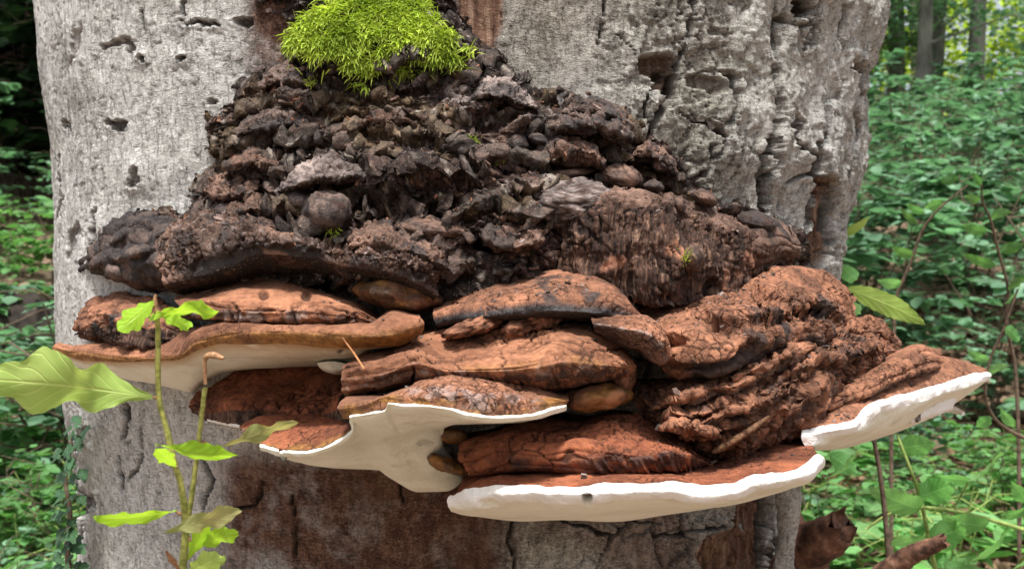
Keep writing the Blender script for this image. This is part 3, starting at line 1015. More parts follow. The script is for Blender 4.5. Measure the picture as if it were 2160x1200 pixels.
    return G, mask, ki


def bracket(label, curves, parts, ops=(), seed=0, step=2.6, back=7.0, stamps=(), name='bracket_fungus', cat='bracket fungus',
            group='tiers of the bracket fungus', root=None, crumb=1.0, ledges=()):
    """a thing (or one more tier of an existing thing): parts = (name, first curve, last curve, material)"""
    G, mask, ki = loft(curves, step, back, ops, seed, stamps, ledges)
    nv, nu = G.shape[:2]
    if root is None:
        c = G[:, nu // 2]
        loc = c[-1]
        root = thing(name, label, cat, loc, group)
    off = np.array(root.location)
    N = grid_normals(G)
    keep = (ki > -0.2) & (ki < parts[0][2] + 0.2)
    SURF.append((G[keep].reshape(-1, 3), N[keep].reshape(-1, 3), crumb))
    for (pn, k0, k1, mt) in parts:
        r0 = int(np.argmin(np.abs(ki - k0))); r1 = int(np.argmin(np.abs(ki - k1)))
        if pn == parts[0][0] and r0 == int(np.argmin(np.abs(ki))):
            r0 = 0
        if (pn, k0, k1, mt) == parts[-1]:
            r1 = nv - 1
        sub = G[r0:r1 + 1]
        me = np_mesh(pn, sub.reshape(-1, 3) - off, grid_faces(sub.shape[0], nu), mask[r0:r1 + 1].reshape(-1, 4))
        put(pn, me, mt, root)
    return root


def lump(label, px_, py_, Y, rx, ry, rd, mt, rot=0.0, seed=0, ops=(), root=None, pn='lobe', name='bracket_fungus', cat='bracket fungus',
         group='tiers of the bracket fungus', flat=1.0):
    """a rounded lobe: centre pixel and distance cm, half sizes in px, half depth in cm"""
    Y *= 0.01
    nth, nph = int(np.clip((rx + ry) * 0.45, 26, 90)), int(np.clip((rx + ry) * 0.3, 18, 60))
    a = np.linspace(0, 2 * math.pi, nth, endpoint=False)
    b = np.linspace(0.001, math.pi - 0.001, nph)
    B, A = np.meshgrid(b, a, indexing='ij')
    cp = lambda v: np.sign(v) * np.abs(v) ** flat
    x = np.sin(B) * cp(np.cos(A)) * rx
    y = -np.cos(B) * ry
    d = np.sin(B) * np.sin(A) * rd * 0.01
    c, s = math.cos(rot), math.sin(rot)
    G = np.stack([px_ + x * c - y * s, py_ + x * s + y * c, Y + d + 0 * x], -1)
    G = PV(G)
    ctr = P(px_, py_, Y)
    size = rx * Y / F
    q = (G - ctr).reshape(-1, 3)
    nrm_ = q / (np.linalg.norm(q, axis=1)[:, None] + 1e-9)
    pts = G.reshape(-1, 3) + seed * 0.41
    H = 0.34 * size * fbm(pts / (size * 0.95), 3, seed) + 0.09 * size * fbm(pts / (size * 0.3), 3, seed + 1)
    mask = np.zeros((len(pts), 4), np.float32)
    for ty, kw in ops:
        sc = kw.get('s', 10) * 0.001
        a_ = kw.get('a', 1) * 0.001
        if ty == 'crack':
            w2 = pts + 0.3 * sc * np.stack([perlin(pts / sc, seed + j) for j in (5, 6, 7)], -1)
            f1, f2, cid = worley(w2 / sc, seed)
            e = 1 - sstep(0.03, kw.get('w', .12), f2 - f1)
            H += -a_ * e + a_ * 0.3 * (cid - 0.5)
            mask[:, 0] = np.maximum(mask[:, 0], e * 0.9)
        elif ty == 'billow':
            H += a_ * (1 - 2.2 * np.abs(perlin(pts / sc, seed + 3)))
        else:
            ch = {'dark': 1, 'och': 2, 'pale': 3}[ty]
            mask[:, ch] = np.maximum(mask[:, ch], sstep(-0.15, 0.15, fbm(pts / sc, 3, seed + 9) + kw.get('b', 0)) * kw.get('m', 1))
    V = G.reshape(-1, 3) + nrm_ * H[:, None]
    if root is None:
        loc = ctr + np.array((0, size * 0.5, 0))
        root = thing(name, label, cat, loc, group)
    me = np_mesh(pn, V - np.array(root.location), grid_faces(nph, nth, wrap=True), mask)
    put(pn, me, mt, root)
    fr = nrm_[:, 1] < 0.2
    SURF.append((V[fr], nrm_[fr], 0.5))
    return root


def shelf(label, rim, up, thick, depth, mt, under=None, seed=0, ops=(), root=None, hump=0.5, pn='crust', un='underside', step=2.6, crumb=1.0, tuck=1.0, stamps=()):
    """small shelf from its rim line: up = px from rim to where its top meets what is behind, depth = cm it stands out"""
    rim = resample(rim, 22)
    n = len(rim)
    jr = np.random.default_rng(seed)
    jit = np.convolve(jr.normal(size=(n + 2)), [.3, .6, .3], 'valid')
    rim[:, 1] += jit * thick * .28 * np.sin(np.linspace(0, math.pi, n))
    rim[:, 2] += np.convolve(jr.normal(size=(n + 2)), [.3, .6, .3], 'valid') * .35
    t = np.linspace(-1, 1, n)
    e = np.sqrt(np.clip(1 - np.abs(t) ** 3, 0.02, 1))
    def sh(dy, dY, pinch=1.0):
        c = rim.copy()
        cx = c[:, 0].mean()
        c[:, 0] = cx + (c[:, 0] - cx) * pinch
        c[:, 1] += dy * e; c[:, 2] += dY * (0.4 + 0.6 * e)
        return c
    curves = [sh(-up, depth, 0.90), sh(-up * (0.5 + 0.35 * hump), depth * 0.5, 0.97), sh(-thick * 0.35, 0.12 * depth), rim,
              sh(thick * 0.5, 0.10 * depth, 0.99), sh(thick, depth * 0.35 * tuck, 0.97), sh(thick * 1.1, depth, 0.92)]
    return bracket(label, curves, [(pn, 0, 4, mt), (un, 4, 6, under or mt)], ops, seed, step, 5.0, stamps, root=root, crumb=crumb)


D = dict
# --- lowest right bracket with thick white rim
lowR = bracket('lowest bracket, wide rust top and thick white notched rim above bare trunk',
    [[(985, 1010, 80), (1100, 985, 76), (1300, 975, 74), (1480, 985, 75), (1560, 950, 76), (1640, 932, 78), (1700, 935, 82)],
     [(965, 1030, 72), (1050, 1008, 70), (1200, 1000, 68), (1300, 1003, 67.5), (1450, 1005, 68), (1550, 995, 68.5), (1640, 968, 71), (1715, 944, 75)],
     [(950, 1045, 70), (1000, 1035, 67.5), (1060, 1023, 66), (1150, 1021, 65), (1225, 1023, 64.5), (1300, 1018, 64.3), (1400, 1018, 64.5), (1480, 1027, 65), (1545, 1020, 65.5), (1580, 1005, 66), (1640, 996, 67), (1700, 976, 69), (1724, 953, 72)],
     [(944, 1055, 70), (1000, 1050, 67), (1060, 1039, 65.3), (1150, 1039, 64.3), (1235, 1042, 63.8), (1300, 1037, 63.6), (1400, 1034, 63.8), (1480, 1044, 64.2), (1550, 1037, 64.8), (1590, 1022, 65.4), (1650, 1012, 66.5), (1712, 994, 68.5), (1741, 964, 72)],
     [(946, 1066, 70.2), (1000, 1067, 67.4), (1060, 1058, 66), (1150, 1060, 65), (1235, 1062, 64.4), (1300, 1055, 64.3), (1400, 1050, 64.5), (1490, 1062, 65), (1560, 1048, 65.6), (1600, 1034, 66.2), (1660, 1023, 67.2), (1715, 1004, 69), (1739, 974, 72.4)],
     [(950, 1076, 71), (1000, 1081, 71), (1100, 1086, 72), (1235, 1083, 72), (1400, 1073, 72), (1550, 1057, 73), (1660, 1029, 74), (1720, 1001, 76)],
     [(955, 1079, 75), (1000, 1088, 82), (1100, 1098, 85), (1200, 1096, 86), (1285, 1099, 85), (1400, 1086, 86), (1550, 1062, 87), (1650, 1036, 88), (1710, 1005, 88)]],
    [('cap', 0, 2, M_RED), ('rim', 2, 4, M_RIM), ('pore_surface', 4, 6, M_PORE)],
    [('lump', D(a=4, s=45, k=(0, 2.2))), ('lump', D(a=2.4, s=18, k=(1.9, 4.2))), ('grain', D(a=0.9, s=5, k=(0, 2))), ('lump', D(a=2.5, s=60, k=(4, 6))), ('pit', D(a=1.2, s=9, k=(0, 1.8), u=(.6, 1)))],
    1, stamps=[(1238, 1052, 13, 14, 6, 1), (1030, 1062, 22, 12, 3, 0)])
# older cracked tier on top of it
bracket('low rust-red mound with finely cracked crust, sitting on the lowest bracket',
    [[(985, 915, 80), (1040, 905, 80), (1130, 872, 80), (1180, 872, 80), (1240, 878, 80), (1300, 866, 80), (1360, 880, 80), (1400, 905, 82), (1480, 945, 84), (1510, 965, 84)],
     [(978, 935, 75), (1040, 930, 72), (1120, 898, 72), (1200, 908, 71), (1300, 890, 71), (1380, 905, 72), (1440, 925, 74), (1500, 960, 76)],
     [(975, 960, 73), (1050, 942, 69.5), (1140, 933, 68.5), (1220, 930, 68), (1300, 935, 67.5), (1380, 935, 68), (1440, 940, 70), (1505, 972, 73)],
     [(976, 975, 72), (1060, 955, 68.5), (1130, 962, 67.3), (1220, 953, 66.8), (1262, 960, 66.5), (1340, 962, 66.5), (1420, 952, 67.5), (1450, 960, 69), (1505, 980, 72)],
     [(985, 995, 72), (1060, 985, 69), (1130, 985, 67.8), (1220, 992, 67.2), (1262, 998, 67), (1340, 998, 67.2), (1420, 992, 68.5), (1450, 992, 70), (1500, 990, 73)],
     [(1000, 1005, 76), (1100, 995, 74), (1260, 1002, 72), (1400, 998, 73), (1490, 990, 77)]],
    [('cap', 0, 3, M_RED), ('broken_edge', 3, 5, M_RED)],
    [('dark', D(s=8, b=.12, k=(3.0, 4.8), u=(.5, 1), m=.75)), ('plate', D(a=1.5, s=9, k=(0, 3), u=(.55, 1))), ('lump', D(a=8, s=45, k=(0, 3))), ('terr', D(a=3.4, n=1.0, k=(1.4, 4.2), u=(0.0, .55))), ('crack', D(a=1.8, s=7.5, w=.13, k=(0, 3.1), u=(.52, 1), an=(.8, 1, 1.5))), ('crack', D(a=1.5, s=26, w=.05, k=(0, 4), u=(0, .5))),
     ('fiber', D(a=3.5, s=4, k=(3, 4.6), u=(.5, 1))), ('grain', D(a=.7, s=4, k=(0, 3))), ('dark', D(s=30, b=-.05, k=(3.2, 4.5), u=(0, .55), m=.7))], 2)
# --- right bracket
R2 = bracket('bracket reaching out past the trunk beside the undergrowth, sharp white rim',
    [[(1735, 850, 84), (1800, 805, 86), (1900, 770, 90), (1985, 752, 94), (2040, 765, 97), (2075, 775, 99)],
     [(1710, 885, 79), (1780, 855, 80), (1850, 820, 84), (1930, 795, 88), (2000, 782, 92), (2060, 778, 96), (2082, 780, 98)],
     [(1692, 908, 76), (1740, 898, 76.5), (1800, 884, 78), (1818, 866, 79.5), (1835, 848, 80.5), (1900, 832, 84), (1980, 810, 89), (2050, 788, 94), (2086, 784, 97.5)],
     [(1690, 922, 75.5), (1740, 912, 75.8), (1805, 898, 77), (1825, 880, 78.5), (1845, 862, 79.5), (1905, 845, 83), (1985, 822, 88), (2055, 800, 93), (2091, 792, 97)],
     [(1698, 940, 75.8), (1725, 936, 76), (1745, 922, 76.5), (1808, 908, 77.6), (1830, 892, 79), (1850, 874, 80), (1910, 857, 83.5), (1990, 832, 88.5), (2060, 808, 93.5), (2088, 799, 97.3)],
     [(1715, 945, 77.5), (1760, 935, 80), (1830, 915, 82), (1900, 885, 86), (1970, 850, 91), (2040, 822, 95), (2080, 803, 98)],
     [(1720, 950, 84), (1765, 947, 90), (1850, 925, 95), (1920, 900, 99), (1980, 872, 102), (2030, 840, 103), (2070, 812, 102)]],
    [('cap', 0, 2, M_CAP), ('rim', 2, 4, M_RIM), ('pore_surface', 4, 6, M_PORE)],
    [('lump', D(a=3, s=35, k=(0, 2.2))), ('lump', D(a=2.2, s=16, k=(1.9, 4.2))), ('grain', D(a=.7, s=4, k=(0, 2))), ('lump', D(a=2, s=50, k=(4, 6))), ('pit', D(a=1, s=8, k=(0, 2)))], 3)
bracket(None, [[(1925, 872, 93), (1965, 852, 94), (2005, 832, 96), (2022, 820, 98)], [(1922, 880, 91), (1960, 860, 92), (2000, 842, 94), (2019, 826, 97)],
     [(1922, 890, 91), (1962, 872, 92), (2004, 856, 94), (2019, 832, 97)], [(1928, 893, 95), (1966, 876, 97), (2004, 862, 98), (2018, 836, 99)]],
    [('lower_lip', 0, 3, M_RIM)], [('lump', D(a=2, s=12))], 4, root=R2, back=3, stamps=[(1932, 872, 9, 10, 6, .9)])
bracket('long rolled cinnamon ridge, cracked across, lying on the overhanging bracket',
    [[(1690, 830, 84), (1760, 810, 85), (1830, 780, 87), (1890, 745, 90), (1940, 728, 93), (1975, 738, 96)],
     [(1690, 850, 80), (1770, 825, 81), (1840, 795, 83), (1895, 762, 86), (1950, 745, 90), (1990, 755, 95)],
     [(1700, 868, 78.5), (1775, 845, 79.5), (1850, 815, 81.5), (1900, 785, 84.5), (1960, 770, 88.5), (1992, 768, 94)],
     [(1705, 880, 79), (1780, 858, 80), (1855, 825, 82), (1905, 797, 85), (1965, 782, 89), (1990, 775, 94.5)],
     [(1710, 882, 84), (1785, 858, 86), (1860, 825, 88), (1960, 782, 94), (1988, 776, 97)]],
    [('cap', 0, 3, M_CAP), ('underside', 3, 4, M_FIB)],
    [('terr', D(a=3.4, n=1.0, k=(0.2, 3))), ('lump', D(a=3, s=25)), ('crack', D(a=2, s=17, w=.07, k=(.8, 3.2), an=(1.3, 1, .25))), ('grain', D(a=.6, s=4))], 5)
# --- centre bracket
rimC = [(548, 938, 74), (600, 950, 71.5), (640, 952, 70), (690, 940, 69), (725, 921, 68.5), (743, 905, 68), (745, 890, 67.5), (737, 878, 67), (780, 869, 66), (812, 862, 65.3), (820, 847, 65), (850, 852, 64.5), (900, 853, 64), (950, 860, 63.7), (985, 871, 63.6), (1050, 877, 63.8), (1120, 873, 64.5), (1165, 860, 65.5), (1195, 853, 67)]
off = lambda c, dy, dY: [(x, y + dy, z + dY) for x, y, z in c]
cenB = bracket('centre bracket with ochre lip and big cream pore face funnelling to the trunk',
    [off(rimC, -3, .5), off(rimC, 4, -.35), off(rimC, 12, .1),
     [(551, 946, 75), (620, 962, 73.5), (690, 960, 73), (740, 945, 72.5), (775, 925, 72), (800, 925, 72), (850, 925, 73), (880, 905, 71), (920, 885, 68.5), (985, 884, 67.5), (1050, 887, 67), (1120, 880, 67), (1168, 868, 67.5), (1196, 858, 68)],
     [(552, 949, 76), (620, 971, 78), (700, 986, 82), (800, 991, 86), (835, 1015, 88), (880, 1036, 88), (940, 1034, 86), (975, 1005, 84), (940, 950, 82), (905, 915, 80), (905, 898, 76), (1000, 894, 72), (1100, 890, 70), (1160, 872, 69), (1196, 860, 68.5)]],
    [('rim', 0, 2, M_PORE), ('pore_surface', 2, 4, M_PORE)],
    [('lump', D(a=1.3, s=9, k=(-.5, 2))), ('lump', D(a=3.5, s=50, k=(2, 4)))], 6, stamps=[(592, 945, 5, 12, 8, .9), (900, 935, 26, 8, .8, .25)])
bracket(None,
    [[(730, 838, 70), (790, 835, 69), (850, 825, 68.5), (900, 800, 68), (960, 788, 67.5), (1050, 800, 67.5), (1120, 815, 68.5), (1200, 833, 70)],
     [(715, 848, 68.5), (780, 841, 67), (830, 828, 66.3), (850, 822, 66), (900, 815, 65.5), (960, 810, 65), (1050, 822, 65), (1120, 832, 66), (1200, 838, 68)],
     [(711, 862, 67.3), (770, 852, 65.8), (815, 835, 65), (850, 838, 64.5), (900, 836, 64), (960, 836, 63.7), (1050, 852, 63.8), (1120, 856, 64.4), (1200, 845, 66.8)],
     [(722, 879, 67.3), (748, 882, 67), (780, 870, 65.9), (812, 862, 65.1), (832, 850, 64.8), (900, 853, 64), (950, 859, 63.7), (985, 871, 63.6), (1050, 877, 63.8), (1120, 873, 64.5), (1196, 853, 66.9)],
     [(730, 882, 70), (780, 872, 69), (832, 855, 68), (950, 862, 67), (1050, 878, 67), (1190, 854, 69)]],
    [('cap', 0, 3, M_CAP), ('cap_underside', 3, 4, M_CAP)],
    [('lump', D(a=4, s=22, k=(0, 2.6), u=(.3, .9))), ('lump', D(a=2, s=30)), ('crack', D(a=1.1, s=9, w=.12, k=(0, 2.6), u=(.32, .86), tilt=.3)), ('och', D(s=25, b=.25, k=(1.7, 4), u=(0, .28))), ('och', D(s=12, b=0.0, k=(2.2, 4), u=(.28, .82))), ('och', D(s=25, b=.25, k=(1.2, 4), u=(.88, 1))),
     ('pale', D(s=11, b=-.03, k=(1.2, 2.6), u=(.30, .86), m=.55)), ('terr', D(a=.8, n=2, k=(1.5, 3), u=(0, .3))), ('grain', D(a=1, s=4, u=(.3, .9)))], 7, root=cenB)
bracket(None,
    [[(505, 900, 80), (560, 878, 80), (650, 876, 80), (720, 888, 78), (740, 893, 75)], [(512, 908, 77), (580, 912, 76), (650, 912, 74), (720, 903, 72), (742, 899, 70)],
     [(518, 922, 76), (556, 936, 74), (600, 947, 71.6), (640, 949, 70.2), (690, 937, 69.2), (725, 918, 68.7), (743, 903, 68.2)],
     [(520, 926, 78), (556, 940, 77), (600, 951, 75), (640, 953, 74), (690, 941, 73), (725, 922, 73), (743, 907, 72)]],
    [('side_cap', 0, 2, M_RED), ('side_underside', 2, 3, M_RED)], [('lump', D(a=3, s=30, k=(0, 2))), ('grain', D(a=.8, s=5)), ('och', D(s=20, b=.1, k=(1.7, 3)))], 8, root=cenB)
lump(None, 945, 916, 76, 46, 17, 2.2, M_CAP, .15, 9, [('och', D(s=30, b=.3)), ('dark', D(s=18, b=-.1, m=.5))], cenB, 'lobe')
lump(None, 945, 980, 77, 48, 17, 2.4, M_CAP, .35, 10, [('och', D(s=30, b=.3)), ('dark', D(s=18, b=-.05, m=.6))], cenB, 'lobe')
# --- recessed dark-red bracket behind
recB = bracket('deeply recessed dark red bracket tucked under the cream pore face of another tier',
    [[(410, 835, 97), (450, 795, 96), (520, 755, 94), (640, 755, 92), (745, 765, 88)],
     [(400, 850, 93), (470, 822, 90), (560, 808, 88.5), (660, 812, 86.5), (735, 810, 83)],
     [(402, 858, 91), (440, 866, 88.5), (490, 850, 85.5), (560, 856, 83.5), (640, 860, 81.5), (720, 848, 79)],
     [(410, 868, 91), (445, 880, 88.5), (500, 888, 84.5), (560, 898, 82), (640, 904, 80.5), (718, 897, 78.5)],
     [(430, 885, 92), (500, 899, 88), (600, 905, 84), (715, 900, 80)]],
    [('cap', 0, 2.4, M_RED), ('broken_edge', 2.4, 4, M_FIB)],
    [('lump', D(a=7, s=30, k=(0, 3.2))), ('crack', D(a=2, s=12, w=.1, k=(1, 3.4), cov=.6)), ('fiber', D(a=2, s=4, k=(2, 3.4), u=(.3, 1))), ('grain', D(a=1, s=5))], 11)
bracket(None, [[(436, 884, 90), (470, 887, 87.8), (506, 896, 84.5)], [(437, 886, 90), (470, 891, 87.6), (506, 899, 84.4)], [(438, 887, 92), (470, 895, 91), (506, 901, 88)]], [('white_lip', 0, 2, M_RIM)], [], 12, root=recB, back=4)
# --- left bracket
leftB = bracket('left bracket with smooth ochre rolled lip over a clean cream underside',
    [[(160, 735, 100), (250, 715, 95), (350, 705, 88), (420, 690, 82), (500, 672, 80), (650, 676, 78), (780, 678, 76), (830, 653, 76), (880, 664, 75)],
     [(125, 723, 99), (200, 733, 93), (300, 740, 86), (370, 732, 81), (410, 703, 78), (480, 684, 75.5), (600, 684, 73.5), (700, 689, 72), (780, 688, 71), (830, 668, 70.5), (885, 670, 71)],
     [(113, 735, 99), (200, 748, 92), (300, 755, 85), (370, 750, 80), (420, 721, 77), (490, 702, 74.5), (600, 700, 72.5), (700, 705, 71), (780, 708, 70), (850, 700, 69.8), (892, 686, 71)],
     [(120, 748, 99.3), (200, 762, 92.5), (300, 763, 85.5), (375, 760, 80.5), (425, 735, 77.7), (490, 724, 75.2), (600, 727, 73.3), (700, 733, 72), (760, 733, 71.5), (830, 730, 71.5), (887, 702, 72.5)],
     [(150, 765, 101), (250, 785, 95), (340, 795, 89), (400, 790, 85), (460, 765, 82), (530, 755, 80), (620, 755, 79), (720, 752, 78), (780, 738, 76), (850, 728, 76)],
     [(165, 775, 105), (250, 802, 103), (330, 815, 100), (400, 830, 97), (440, 800, 94), (480, 783, 90), (600, 774, 88), (715, 770, 85), (790, 742, 82), (850, 728, 80)]],
    [('cap', 0, 3, M_SMOOTH), ('pore_surface', 3, 5, M_PORE)],
    [('lump', D(a=3, s=35, k=(0, 3))), ('terr', D(a=.8, n=1.5, k=(1.2, 3))), ('och', D(s=60, b=.5, k=(1.95, 3.2), m=1, f=.35)), ('lump', D(a=2, s=50, k=(3, 5))), ('grain', D(a=.3, s=5, k=(0, 3)))], 13,
    stamps=[(720, 742, 8, 6, 2, .7)])
bracket(None, [[(668, 765, 80), (700, 762, 79), (735, 768, 79)], [(672, 772, 80), (702, 778, 79), (732, 776, 79)], [(690, 785, 82), (712, 790, 82), (730, 785, 82)]], [('pore_lobe', 0, 2, M_PORE)], [], 14, root=leftB, back=4)
bracket('smooth cinnamon hump with broken layered front edge, above the ochre lip',
    [[(370, 625, 86), (440, 612, 84), (520, 592, 83), (590, 586, 82), (640, 598, 82), (700, 622, 81), (760, 642, 80), (800, 668, 80)],
     [(368, 635, 82), (440, 626, 80), (520, 610, 78.5), (600, 610, 77.5), (680, 630, 76.5), (740, 648, 76), (800, 672, 77)],
     [(375, 640, 80), (420, 635, 78), (480, 638, 76), (560, 638, 75), (640, 642, 74.5), (700, 646, 74), (760, 654, 73.5), (800, 675, 75)],
     [(385, 650, 79), (450, 652, 76.5), (520, 657, 75), (600, 655, 74), (670, 660, 73.5), (740, 668, 73), (800, 682, 74)],
     [(390, 668, 79.3), (450, 672, 77), (520, 680, 75.5), (600, 682, 74.5), (680, 688, 74), (740, 690, 73.6), (800, 688, 75)],
     [(395, 672, 84), (520, 684, 80), (680, 690, 78), (790, 690, 78)]],
    [('cap', 0, 3, M_SMOOTH), ('broken_edge', 3, 5, M_SMOOTH)],
    [('dark', D(s=16, b=-.08, k=(3.2, 4.8), m=.7)), ('lump', D(a=4, s=35, k=(0, 2.6))), ('step', D(a=2.4, s=22, k=(2.0, 4.3))), ('terr', D(a=1.6, n=1.5, k=(1.6, 4))), ('crack', D(a=2, s=30, w=.05, k=(2, 4.2), an=(1, 1, .3))), ('fiber', D(a=1.3, s=4.5, k=(3, 4.4), u=(.3, .8))), ('grain', D(a=.4, s=4)), ('pale', D(s=14, b=-.12, k=(3.0, 4.2), m=.7))], 15,
    stamps=[(556, 622, 12, 12, 3.5, .9), (646, 624, 13, 11, 3.5, .9), (732, 672, 4, 22, 4, .9), (560, 655, 50, 4, 3, .9)])
bracket('crumbling dark lump of splintered crust on the tip of the ochre-lipped bracket',
    [[(170, 660, 103), (200, 630, 102), (240, 618, 100), (300, 628, 96), (370, 648, 92)],
     [(155, 680, 100), (200, 650, 96), (260, 643, 92), (320, 658, 89), (385, 673, 86)],
     [(148, 695, 99), (200, 683, 92), (260, 673, 88), (320, 683, 86), (395, 695, 84)],
     [(160, 706, 99), (220, 714, 92), (270, 727, 87), (330, 724, 85), (400, 706, 83)],
     [(180, 716, 102), (240, 730, 97), (300, 736, 93), (390, 716, 90)]],
    [('crust', 0, 2.3, M_CAP), ('broken_face', 2.3, 4, M_FIB)],
    [('step', D(a=3.6, s=34, k=(0, 3.4))), ('lump', D(a=6, s=25, k=(0, 3.3))), ('plate', D(a=3.5, s=13, k=(0, 3.4), an=(.6, .6, 1.6))), ('crack', D(a=2, s=15, w=.1, k=(0, 3.3), an=(.6, .6, 1.8), cov=.6)), ('fiber', D(a=3, s=5, k=(1.8, 3.4))), ('dark', D(s=25, b=-.05, k=(1.6, 3)))], 16, crumb=2)
# --- middle tiers
bracket('broad tan cap with crackled top and charred black front edge, mid stack',
    [[(930, 632, 82), (980, 600, 82), (1050, 588, 82), (1130, 568, 82), (1170, 562, 82), (1260, 578, 81), (1310, 597, 81), (1335, 634, 80)],
     [(920, 650, 77), (1000, 618, 75), (1080, 605, 74), (1170, 590, 73.2), (1260, 600, 72.7), (1320, 625, 74), (1347, 656, 76)],
     [(915, 664, 74.5), (1000, 644, 71.7), (1080, 634, 70.6), (1170, 626, 69.6), (1260, 632, 69.6), (1320, 648, 70.8), (1352, 670, 74)],
     [(918, 682, 74), (1000, 670, 71.2), (1080, 661, 70.2), (1170, 654, 69.2), (1260, 660, 69.3), (1320, 670, 70.6), (1348, 682, 74)],
     [(930, 694, 78), (1000, 686, 77), (1100, 682, 76), (1250, 680, 76), (1340, 688, 78)]],
    [('cap', 0, 3.3, M_CAP), ('underside', 3.3, 4, M_OLD)],
    [('lump', D(a=5, s=35, k=(0, 3))), ('crack', D(a=1.5, s=11, w=.07, k=(0, 2.9), cov=.55, tilt=.3)), ('dark', D(s=30, b=.5, k=(2.45, 5))), ('dark', D(s=18, b=-.18, k=(0, 2.6), u=(.45, 1), m=.8)), ('grain', D(a=.8, s=4))], 17, crumb=2)
bracket('curled brown flap with pale ragged edge hanging beneath the black-edged cap',
    [[(1250, 668, 72), (1300, 664, 71), (1350, 668, 70), (1392, 690, 70), (1414, 730, 71)], [(1248, 676, 69), (1310, 684, 67.5), (1362, 694, 67), (1398, 718, 67), (1414, 750, 69.5)],
     [(1250, 682, 68.7), (1310, 692, 67.2), (1360, 702, 66.8), (1392, 724, 66.8), (1408, 758, 69.3)], [(1258, 700, 70), (1310, 722, 69), (1350, 735, 69), (1372, 752, 69), (1396, 770, 70)], [(1262, 705, 77), (1310, 728, 77), (1350, 740, 77), (1394, 772, 76)]],
    [('cap', 0, 2, M_CAP), ('underside', 2, 4, M_OLD)], [('lump', D(a=3, s=20)), ('pale', D(s=8, b=.1, k=(1.6, 2.1), m=.7)), ('grain', D(a=1, s=5)), ('crack', D(a=1.5, s=14, w=.08, k=(0, 2)))], 18)
topC = bracket('smooth orange-brown wavy-lipped cap with torn tube layer, over the cream pore face',
    [[(760, 745, 76), (830, 735, 76), (900, 700, 76), (1000, 690, 75), (1100, 690, 74), (1190, 680, 74), (1250, 688, 74), (1300, 718, 74), (1330, 755, 74)],
     [(735, 765, 72), (800, 748, 71.5), (880, 735, 71), (960, 752, 70), (1050, 742, 69.5), (1120, 727, 69), (1170, 705, 69.5), (1240, 712, 69), (1300, 742, 70), (1338, 765, 72)],
     [(722, 780, 70.5), (790, 766, 69), (880, 746, 68.5), (950, 764, 67.5), (1050, 758, 67), (1120, 750, 66.5), (1180, 733, 66.5), (1250, 746, 66.5), (1310, 763, 68), (1341, 775, 71)],
     [(720, 795, 70), (800, 788, 68.3), (880, 764, 67.8), (950, 780, 66.8), (1050, 778, 66.4), (1150, 768, 66), (1200, 762, 65.8), (1260, 768, 66), (1310, 772, 67.5), (1340, 782, 71)],
     [(722, 825, 70.3), (800, 817, 69), (880, 797, 68.5), (950, 801, 68), (1050, 806, 67.5), (1150, 803, 67), (1200, 800, 67), (1260, 796, 67.3), (1310, 790, 69), (1335, 795, 72)],
     [(740, 835, 74), (850, 822, 73), (1000, 812, 72), (1150, 832, 72), (1250, 812, 73), (1325, 800, 75)]],
    [('cap', 0, 3.15, M_SMOOTH), ('tube_layer', 3.15, 5, M_CAP)],
    [('lump', D(a=3.5, s=30, k=(0, 3))), ('terr', D(a=1.3, n=3.0, k=(1.5, 3.2))), ('step', D(a=2.2, s=22, k=(1, 4.4), u=(0, .28))), ('crack', D(a=2.2, s=9, w=.15, k=(0, 1.4), u=(.12, .72), cov=.7)), ('crack', D(a=1.4, s=40, w=.03, k=(1, 3), tilt=.2)),
     ('fiber', D(a=2.2, s=4, k=(3.2, 4.4), u=(.3, 1))), ('dark', D(s=10, b=.02, k=(3.3, 5), u=(.28, 1), m=.8)), ('terr', D(a=2.6, n=1.4, k=(1.2, 4.4), u=(0, .3))), ('plate', D(a=2.6, s=11, k=(0, 1.3), u=(.15, .75))), ('och', D(s=30, b=.1, k=(2.55, 3.2), u=(.3, .9), m=.5)), ('grain', D(a=.4, s=4)), ('pale', D(s=8, b=-.15, k=(3.1, 3.7), m=.6))], 19, crumb=2, stamps=[(872, 795, 5, 22, 7, .9), (1295, 735, 20, 3, 3, .8)])
lump(None, 1262, 838, 71.5, 70, 29, 3.0, M_SMOOTH, -.14, 20, [('och', D(s=30, b=.22)), ('dark', D(s=20, b=-.3, m=.5))], topC, 'lobe', flat=.9)
lump(None, 1312, 800, 73, 30, 34, 2.4, M_CAP, .2, 21, [('crack', D(a=1, s=12))], topC, 'lobe')
lump('dark ochre finger-like lobe wedged under the long black shelf', 845, 622, 78, 98, 34, 3.6, M_CAP, .16, 22, [('och', D(s=40, b=.25, m=.9)), ('dark', D(s=22, b=.05, m=.75))], flat=.85)
for (x, y, w_, h_, s_, lb_) in ((1145, 668, 45, 30, 23, 'tall knobbly crackled crust knot under the black-edged tan cap'), (1090, 695, 34, 22, 24, 'squat crackled crust knot between the tall knot and the flat one'), (1000, 690, 60, 18, 25, 'flat crackled crust patch at the back of the orange-brown cap')):
    lump(lb_, x, y, 72.6, w_, h_, 2.2, M_CAP, -.3, s_, [('crack', D(a=2.2, s=7, w=.16)), ('billow', D(a=2, s=12))], group='crackled knots on the orange-brown cap')
